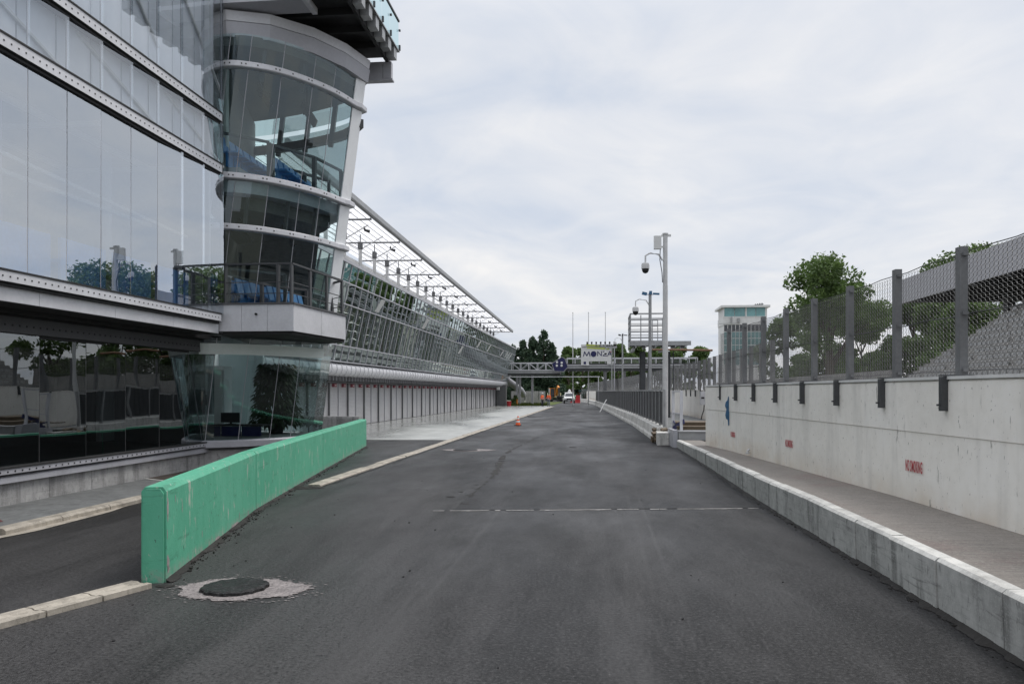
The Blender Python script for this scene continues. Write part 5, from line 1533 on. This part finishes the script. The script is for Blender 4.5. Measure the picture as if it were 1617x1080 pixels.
# ------------------------------------------------------------------ trees
def foliage(clumps, n, size, seed, shell=.55, flat=.0):
    rng = np.random.default_rng(seed)
    cl = np.array(clumps); wgt = cl[:, 3] ** 2; wgt = wgt / wgt.sum()
    idx = rng.choice(len(cl), n, p=wgt)
    d = rng.normal(size=(n, 3)); d /= np.linalg.norm(d, axis=1)[:, None]
    rad = cl[idx, 3] * (shell + (1 - shell) * rng.random(n)) * np.where(rng.random(n) < .12, 1.18, 1.0)
    sq = cl[idx, 4] if cl.shape[1] > 4 else np.ones(n)
    p = cl[idx, :3] + d * rad[:, None] * np.stack([np.ones(n), np.ones(n), sq], 1)
    u = rng.normal(size=(n, 3)) + d * .2; u /= np.linalg.norm(u, axis=1)[:, None]
    v = np.cross(u, rng.normal(size=(n, 3))); v /= np.linalg.norm(v, axis=1)[:, None]
    s_ = size * rng.uniform(.45, 1.6, n)[:, None]
    V = np.stack([p - u * s_, p + v * s_ * .55, p + u * s_, p - v * s_ * .55], 1).reshape(-1, 3)
    return V
def foliage_obj(name, V, mat, parent):
    me = bpy.data.meshes.new(name); n = len(V) // 4
    me.vertices.add(len(V)); me.vertices.foreach_set('co', V.astype(np.float32).ravel())
    me.loops.add(len(V)); me.loops.foreach_set('vertex_index', np.arange(len(V), dtype=np.int32))
    me.polygons.add(n); me.polygons.foreach_set('loop_start', np.arange(0, len(V), 4, dtype=np.int32)); me.polygons.foreach_set('loop_total', np.full(n, 4, dtype=np.int32))
    me.update(); me.validate(); me.materials.append(M[mat])
    o = bpy.data.objects.new(name, me); link(o, parent); return o
def broad_tree(name, label, loc, H, W, seed, nclump, nleaf, size, mat='leaf', base=.3, group=None, spread=1.0):
    rnd = random.Random(seed)
    t = thing(name, label, 'tree', loc, group); ORIG[t.name] = Vector((0, 0, 0))
    clumps = []; limbs = MB()
    limbs.tube([(0, 0, 0), (.1, .05, H * base * .6), (-.05, .1, H * base * 1.1), (.1, 0, H * .62)], [W * .035 + .1, W * .028 + .08, W * .022 + .06, .05], 9)
    for i in range(nclump):
        h = rnd.uniform(base, .93); a = rnd.uniform(0, 6.28) if i else 0
        prof = math.sin(math.pi * min(1, max(0.12, (h - base + .12) / (1.12 - base)))) ** .7
        r = W / 2 * prof * rnd.uniform(.35, .92) * spread
        c = (r * math.cos(a), r * math.sin(a), H * h); cr_ = W * rnd.uniform(.10, .19)
        clumps.append((*c, cr_, rnd.uniform(.65, .95)))
        if i % 2 == 0:
            limbs.tube([(0, 0, H * max(.15, h - .28)), (c[0] * .5, c[1] * .5, H * (h - .1)), c], [.10, .06, .025], 5)
    clumps.append((0, 0, H * .93, W * .12, .9))
    obj('trunk', limbs, 'bark', t, 60, fix=False)
    foliage_obj('crown', foliage(clumps, nleaf, size, seed), mat, t)
    return t
def conifer(name, label, loc, H, W, seed, nleaf, size, group=None):
    rnd = random.Random(seed); t = thing(name, label, 'tree', loc, group); ORIG[t.name] = Vector((0, 0, 0)); cl = []
    for i in range(46):
        h = rnd.uniform(.05, .97); r = W / 2 * (1 - h) ** .75 * rnd.uniform(.5, 1); a = rnd.uniform(0, 6.28)
        cl.append((r * math.cos(a), r * math.sin(a), H * h, W * .15 * (1.25 - h) + .3, 1.3))
    obj('trunk', MB().tube([(0, 0, 0), (0, 0, H * .95)], [.3, .04], 8), 'bark', t, 60)
    foliage_obj('crown', foliage(cl, nleaf, size, seed, .5), 'leaf_dark', t)
    return t
broad_tree('broadleaf_tree', 'large leafy green tree rising above the mesh fence right of the control tower', (23.1, 83, 0), 15.6, 11.0, 3, 34, 17000, .17, base=.42)
broad_tree('broadleaf_tree', 'green tree top showing above the grey grandstand roof edge', (41.0, 93.8, 0), 18.4, 13, 18, 40, 16000, .19, base=.5)
g_ = 'trees behind the mesh fence'
tr = broad_tree('broadleaf_tree', 'dark leafy tree behind the fence directly right of the control tower', (25.5, 113, 0), 12.2, 9, 15, 30, 11000, .2, base=.12, group=g_)
dup(tr, (28.6, 104.1, 0), 1.3, 'dark leafy tree seen through the mesh below the large leafy tree', 1.0)
dup(tr, (31.3, 99.1, 0), 2.7, 'leafy tree seen through the mesh in the bay right of the large leafy tree', 1.05)
dup(tr, (37.4, 99.6, 0), 4.0, 'leafy tree beneath the left end of the grey grandstand roof', 1.1)
dup(tr, (34.5, 84.3, 0), 5.1, 'leafy tree seen behind the left end of the stepped grandstand rows', .95)
dup(tr, (29.0, 66.0, 0), 2.1, 'leafy tree under the grandstand roof seen between the two nearest fence posts', .75)
g_ = 'dark conifers beyond the footbridge'
for i, (x, y, h, w_, lb) in enumerate(((-20.2, 188.9, 13.0, 7.2, 'dark conifer partly behind the end of the pit building'), (-17.9, 189.2, 14.0, 6.6, 'dark conifer beside the pit building end, second from the left'), (-15.6, 189.4, 14.8, 6.8, 'dark pointed conifer in the middle of the group beyond the footbridge'), (-13.0, 189.7, 16.8, 7.4, 'tallest dark conifer beyond the footbridge'), (-11.0, 190.0, 13.4, 6.4, 'dark conifer right of the tallest one beyond the footbridge'))):
    conifer('conifer_tree', lb, (x, y, 0), h, w_, 20 + i, 8000, .3, g_)
tr = broad_tree('broadleaf_tree', 'light green tree left of the sign board beyond the footbridge', (-7.4, 200, 0), 13.4, 6.5, 33, 30, 8000, .24, base=.06, group='trees at the far end of the lane')
dup(tr, (-4.2, 206, 0), 1.0, 'light green tree partly hidden behind the sign board', 1.0)
dup(tr, (7.4, 152, 0), 2.0, 'green tree behind the left column of the steel platform', .84)
dup(tr, (10.0, 132, 0), 3.0, 'green tree beneath the deck of the steel platform', .72)
dup(tr, (12.6, 127, 0), 4.4, 'green tree right of the steel platform columns', .70)
dup(tr, (4.2, 168, 0), 1.7, 'green tree right of the sign board above the footbridge railing', .9)
dup(tr, (5.6, 140, 0), .6, 'green tree just left of the steel platform columns', .66)
dup(tr, (8.6, 124, 0), 4.9, 'green tree between the two columns of the steel platform', .64)
dup(tr, (11.2, 118, 0), 2.4, 'low green tree behind the fence just right of the tall white pole', .60)
dup(tr, (15.2, 122, 0), 5.2, 'green tree showing over the fence below the right end of the platform', .66)
rnd = random.Random(77)
tb = broad_tree('forest_tree', 'dark tree of the wood seen below the footbridge at the far end of the lane', (-28, 225, 0), 11, 9, 44, 26, 5000, .32, base=.08, group='wood at the far end')
places = ['at its far left', 'second from its left end', 'third from its left end', 'left of its middle', 'just left of the lane', 'right behind the workers', 'above the pickup', 'right of the pickup', 'above the red barrier', 'behind the far fence posts', 'near the right pier of the footbridge', 'behind the right pier', 'right of the pier', 'farthest right']
for k in range(13):
    x = -25.5 + k * 2.9
    dup(tb, (x, 222 + rnd.uniform(-8, 22), 0), rnd.uniform(0, 6), None, rnd.uniform(.8, 1.1))
for o in S.objects:
    if o.name.startswith('forest_tree'): o['label'] = 'dark leafy tree in the wood seen below the footbridge'
# far mesh fence in front of the wood
t = thing('far_fence', 'grey mesh fence with posts closing off the far end of the lane', 'fence', (-6, 196, 0))
obj('mesh_sheet', MB().box(-24, 4, 196, 196.04, .1, 2.6), glass('far_mesh_sheet', (.45, .47, .48), .06), t)
for k in range(15): obj('post', MB().box(-24 + k * 2 - .06, -24 + k * 2 + .06, 195.9, 196.0, 0, 2.8), 'steel', t)

# ------------------------------------------------------------------ workers, vehicles and site things at the far end
def person(label, loc, rz, jacket, trousers, helmet, arm):
    t = thing('person', label, 'person', loc, 'workers at the far end'); ORIG[t.name] = Vector((0, 0, 0))
    def skin(name, verts, edges, radii, mat, parent, root=0, sub=1):
        me = bpy.data.meshes.new(name); me.from_pydata(verts, edges, [])
        o = bpy.data.objects.new(name, me); C.objects.link(o)
        md = o.modifiers.new('skin', 'SKIN'); md.use_smooth_shade = True
        for i, r_ in enumerate(radii):
            sv = me.skin_vertices[0].data[i]; sv.radius = (r_, r_) if not isinstance(r_, tuple) else r_; sv.use_root = (i == root)
        sb = o.modifiers.new('sub', 'SUBSURF'); sb.levels = sub; sb.render_levels = sub
        dg = bpy.context.evaluated_depsgraph_get()
        m2 = bpy.data.meshes.new_from_object(o.evaluated_get(dg)); bpy.data.objects.remove(o); bpy.data.meshes.remove(me)
        for m_ in (mat if isinstance(mat, list) else [mat]): m2.materials.append(M[m_])
        q = bpy.data.objects.new(name, m2); link(q, parent); return q
    ax = arm
    hl, hr = (-.27, -.18, .95) if ax == 0 else (-.2, -.32, 1.12), (.27, -.1, .86)
    V = [(0, 0, .95), (0, 0, 1.15), (0, 0, 1.38), (0, -.01, 1.5), (0, -.03, 1.62), (0, -.03, 1.72),
         (-.19, 0, 1.42), (-.27, .03, 1.14), hl, (.19, 0, 1.42), (.27, .03, 1.14), hr,
         (-.1, 0, .9), (-.11, -.03, .5), (-.12, .02, .09), (-.13, -.14, .04), (.1, 0, .9), (.12, -.02, .5), (.13, .02, .09), (.15, -.14, .04)]
    E = [(0, 1), (1, 2), (2, 3), (3, 4), (4, 5), (2, 6), (6, 7), (7, 8), (2, 9), (9, 10), (10, 11), (0, 12), (12, 13), (13, 14), (14, 15), (0, 16), (16, 17), (17, 18), (18, 19)]
    Rr = [.14, .14, .15, .055, .085, .08, .075, .052, .04, .075, .052, .04, .10, .07, .05, .045, .10, .07, .05, .045]
    body = skin('body', V, E, Rr, ['skin', trousers, 'black'], t)
    for p in body.data.polygons:
        z = p.center.z; p.material_index = 2 if z < .11 else (1 if z < 1.0 and abs(p.center.x) < .21 else 0)
    for side, h in ((-1, Vector(hl)), (1, Vector(hr))):
        mb = MB(); dn = Vector((0, -.25, -1)).normalized()
        for k, l in enumerate((.07, .085, .08, .06)):
            s0_ = h + Vector((.0, -.03 + k * .02, -.03)); mb.tube([s0_, s0_ + dn * l * .55, s0_ + dn * l + Vector((-side * .012, 0, 0))], [.010, .009, .007], 6)
        mb.tube([h + Vector((0, -.03, 0)), h + Vector((-side * .015, -.06, -.03)), h + Vector((-side * .02, -.065, -.06))], [.012, .011, .008], 6)
        obj('hand', mb, 'skin', t, 60)
    Jv = [(0, 0, .86), (0, 0, 1.1), (0, 0, 1.40), (-.19, 0, 1.43), (-.275, .03, 1.14), tuple(Vector((-.275, .03, 1.14)).lerp(Vector(hl), .85)), (.19, 0, 1.43), (.275, .03, 1.14), tuple(Vector((.275, .03, 1.14)).lerp(Vector(hr), .85))]
    skin('jacket', Jv, [(0, 1), (1, 2), (2, 3), (3, 4), (4, 5), (2, 6), (6, 7), (7, 8)], [(.19, .15), (.185, .15), (.18, .14), .1, .078, .06, .1, .078, .06], jacket, t)
    mb = MB()
    for z in (.98, 1.14): mb.lathe([(.205, 0), (.208, .05)], (0, 0, z), 18)
    obj('reflective_band', mb, 'alu_light', t)
    mb = MB().lathe([(.115, -.02), (.112, .05), (.085, .105), (.03, .125), (.005, .127)], (0, -.03, 1.73), 16)
    if helmet: mb.lathe([(.145, -.03), (.11, -.02)], (0, -.03, 1.73), 16)
    obj('helmet' if helmet else 'hair', mb, 'white_paint' if helmet else 'black', t, 50)
    mb = MB()
    for sx in (-.03, .03): mb.obox((sx, -.115, 1.665), (.012, 0, 0), (0, .006, 0), (0, 0, .006))
    mb.obox((0, -.105, 1.59), (.022, 0, 0), (0, .006, 0), (0, 0, .005)); mb.obox((0, -.125, 1.63), (.012, 0, 0), (0, .014, .004), (0, -.004, .02))
    obj('face', mb, 'cloth_dark', t)
    t.rotation_euler = (0, 0, rz)
    return t
person('worker in orange jacket and white helmet standing left on the edge of the wet apron', (-7.35, 104.7, .012), R(60), 'orange', 'cloth_dark', True, 0)
person('worker in orange jacket and dark hair standing between the other worker and the lane', (-6.5, 104.8, .012), R(-30), 'orange', 'cloth_grey', False, 1)

t = thing('pickup_truck', 'white pickup truck with dark front bumper and a white cone beacon on its roof', 'truck', (-4.9, 134.5, 0))
ORIG[t.name] = Vector((0, 0, 0))
t.rotation_euler = (0, 0, R(2))
mb = MB()
def loft(secs):
    b = len(mb.v); n = len(secs[0])
    for s_ in secs: mb.v.extend(s_)
    for i in range(len(secs) - 1):
        for k in range(n):
            k2 = (k + 1) % n; mb.f.append((b + i * n + k, b + i * n + k2, b + (i + 1) * n + k2, b + (i + 1) * n + k)); mb.m.append(0)
    mb.f.append(tuple(b + k for k in range(n - 1, -1, -1))); mb.f.append(tuple(b + (len(secs) - 1) * n + k for k in range(n))); mb.m += [0, 0]
def sec(y, w_, z0, z1, c=.08): return [(-w_ + c, y, z0), (w_ - c, y, z0), (w_, y, z0 + c), (w_, y, z1 - c), (w_ - c, y, z1), (-w_ + c, y, z1), (-w_, y, z1 - c), (-w_, y, z0 + c)]
loft([sec(-2.2, .78, .5, .92), sec(-2.05, .86, .42, 1.0), sec(-1.1, .9, .36, 1.1), sec(-.9, .9, .36, 1.12), sec(2.4, .9, .4, 1.1), sec(2.5, .86, .45, 1.08)])
loft([sec(-1.0, .82, 1.08, 1.14, .03), sec(-.45, .74, 1.08, 1.72, .1), sec(-.2, .72, 1.08, 1.78, .1), sec(.9, .72, 1.08, 1.76, .1), sec(1.05, .78, 1.08, 1.2, .05)])
obj('body', mb, 'white_paint', t, 35)
obj('windscreen', MB().add([(-.70, -1.0, 1.17), (.70, -1.0, 1.17), (.60, -.52, 1.68), (-.60, -.52, 1.68), (-.68, -.96, 1.16), (.68, -.96, 1.16), (.58, -.48, 1.66), (-.58, -.48, 1.66)], [(0, 1, 2, 3), (7, 6, 5, 4), (0, 4, 5, 1), (1, 5, 6, 2), (2, 6, 7, 3), (3, 7, 4, 0)]), 'dark_glass', t)
for sx in (-1, 1): obj('side_window', MB().prism([(sx * .745, -.35), (sx * .76, -.35), (sx * .76, .8), (sx * .745, .8)], 1.2, 1.62), 'dark_glass', t)
obj('bumper', MB().box(-.82, .82, -2.32, -2.16, .38, .62), 'black', t); obj('grille', MB().box(-.42, .42, -2.23, -2.19, .66, .86), 'black', t)
for sx in (-1, 1): obj('headlight', MB().box(sx * .64 - .14, sx * .64 + .14, -2.22, -2.1, .70, .88), 'alu_light', t)
for sx in (-1, 1):
    for wy in (-1.4, 1.55):
        mb = MB().tube([(sx * .72, wy, .36), (sx * .93, wy, .36)], .36, 18); q = obj('wheel', mb, 'black', t, 40)
        obj('rim', MB().tube([(sx * .931, wy, .36), (sx * .94, wy, .36)], .2, 12), 'steel', q)
    obj('mirror', MB().box(sx * 1.0 - .09, sx * 1.0 + .09, -.85, -.75, 1.15, 1.36), 'white_paint', t)
obj('roof_rack', MB().box(-.85, .85, -.2, .8, 1.80, 1.86).box(-.6, -.55, -.2, .8, 1.76, 1.80).box(.55, .6, -.2, .8, 1.76, 1.80), 'white_paint', t)
obj('beacon', MB().lathe([(.3, 0), (.28, .12), (.12, .42), (.05, .5), (.01, .5)], (.05, .2, 1.861), 14), 'white_paint', t, 40)
obj('licence_plate', MB().box(-.25, .25, -2.335, -2.322, .45, .55), 'alu_light', t)

t = thing('excavator', 'orange tracked excavator with raised dark arm working behind the workers', 'excavator', (-8.3, 152, 0)); ORIG[t.name] = Vector((0, 0, 0)); t.rotation_euler = (0, 0, R(15))
for sx in (-1, 1):
    obj('track', MB().prism([(sx * .95 - .22, -1.5), (sx * .95 + .22, -1.5), (sx * .95 + .22, 1.5), (sx * .95 - .22, 1.5)], .1, .75).tube([(sx * .95 - .22, -1.5, .42), (sx * .95 + .22, -1.5, .42)], .33, 12).tube([(sx * .95 - .22, 1.5, .42), (sx * .95 + .22, 1.5, .42)], .33, 12), 'black', t)
obj('house', MB().box(-1.1, 1.1, -.6, 1.7, .85, 1.75).prism([(-1.0, 1.5), (1.0, 1.5), (.8, 2.0), (-.8, 2.0)], .9, 1.7), 'yellow_light', t)
obj('cab', MB().box(-1.05, -.15, -.9, .6, 1.0, 2.55), 'dark_glass', t); obj('cab_frame', MB().box(-1.1, -.1, -.95, .65, 2.551, 2.62).box(-1.1, -1.0, -.95, -.85, .9, 2.55).box(-.2, -.1, -.95, -.85, .9, 2.55), 'orange_paint', t)
obj('boom', MB().bar((.25, -.5, 1.3), (.25, -1.9, 2.95), .34, .4).bar((.25, -1.8, 2.95), (.25, -2.6, 2.6), .3, .34), 'orange_paint', t); obj('arm', MB().bar((.25, -2.5, 2.65), (.25, -2.9, 1.2), .26, .3), 'black', t)
obj('bucket', MB().add([(-.2, -2.7, 1.2), (.7, -2.7, 1.2), (.7, -3.2, 1.0), (-.2, -3.2, 1.0), (-.2, -2.9, .5), (.7, -2.9, .5), (.7, -3.3, .6), (-.2, -3.3, .6)], [(0, 1, 2, 3), (4, 5, 6, 7), (0, 1, 5, 4), (1, 2, 6, 5), (3, 0, 4, 7)]), 'black', t)

def cone_mesh(t):
    obj('base', MB().box(-.2, .2, -.2, .2, 0, .035), 'black', t)
    obj('cone', MB().lathe([(.15, .036), (.03, .55), (.015, .56)], (0, 0, 0), 16), 'orange', t, 40)
    for z, r in ((.18, .125), (.36, .082)): obj('stripe', MB().lathe([(r, 0), (r - .026, .1)], (0, 0, z), 16), 'white_paint', t, 40)
t = thing('traffic_cone', 'orange and white striped traffic cone standing on the lane near the tan kerb', 'cone', (-4.68, 46.4, .01)); ORIG[t.name] = Vector((0, 0, 0)); cone_mesh(t)
struct('cone_patch', MB().face([(-4.68 + .5 * math.cos(k * .524), 46.5 + .6 * math.sin(k * .524), .008) for k in range(12)]), 'asphalt_dark')
t = thing('red_barrier', 'tall red plastic site barrier with white edge standing on the far lane', 'site barrier', (-3.5, 139, 0)); ORIG[t.name] = Vector((0, 0, 0))
obj('barrier_body', MB().sweep([(-.42, -.1), (.3, .15)], [(-.18, 0), (-.12, .25), (-.07, .9), (-.07, 1.35), (.07, 1.35), (.07, .9), (.12, .25), (.18, 0)]), 'red', t); obj('white_edge', MB().box(.34, .5, .1, .25, 0, 1.5), 'white_paint', t)
t = thing('low_barrier', 'low white and red plastic barrier on the lane, leftmost of three', 'site barrier', (-4.7, 141.6, 0), 'low plastic barriers'); ORIG[t.name] = Vector((0, 0, 0))
obj('barrier_body', MB().sweep([(-.26, 0), (.26, 0)], [(-.16, 0), (-.07, .3), (-.07, .55), (.07, .55), (.07, .3), (.16, 0)]), 'red', t); obj('white_half', MB().box(-.24, 0, -.12, -.075, .25, .5), 'white_paint', t)
dup(t, (-4.15, 141.8, 0), .2, 'low white and red plastic barrier on the lane, middle of three'); dup(t, (-3.6, 142, 0), -.2, 'low white and red plastic barrier on the lane, rightmost of three')
tag(obj('green_screen', MB().box(-5.9, -4.2, 165.9, 166, .3, 1.25).box(-5.85, -5.75, 165.9, 166, 0, .3).box(-4.35, -4.25, 165.9, 166, 0, .3), 'green_panel'), 'bright green screen panel at the far end right of the pickup', 'panel')
tag(obj('red_tub', MB().lathe([(.26, 0), (.33, .62), (.35, .66), (.31, .66), (.27, .08), (.02, .06)], (-12.2, 108.6, .012), 20), 'red', None, 40), 'red plastic tub at the far corner of the pit building', 'tub')
t = thing('marker_post', 'orange marker post beside a small green bush at the edge of the wet apron', 'post', (-11.5, 112.5, 0)); ORIG[t.name] = Vector((0, 0, 0)); obj('post_body', MB().lathe([(.14, 0), (.11, .8), (.12, .85), (.02, .88)], (0, 0, 0), 12), 'orange_paint', t); obj('post_foot', MB().lathe([(.25, 0), (.22, .06)], (0, 0, 0), 12), 'black', t)
t = thing('small_bush', 'small green bush growing beside the orange marker post', 'bush', (-12.0, 113.6, 0)); ORIG[t.name] = Vector((0, 0, 0)); foliage_obj('foliage', foliage([(0, 0, .5, .45, 1), (.2, 0, .9, .35, 1), (.15, .1, 1.25, .25, 1), (-.2, 0, .7, .35, 1)], 900, .08, 3), 'leaf', t)
obj('stem', MB().tube([(0, 0, 0), (.05, 0, .9)], .03, 6), 'bark', t)
tag(obj('leaning_rod', MB().tube([(.15, 77.2, .02), (.78, 78.2, 1.2)], .045, 8), 'white_paint'), 'white rod leaning against the low white barrier far along the lane', 'rod')
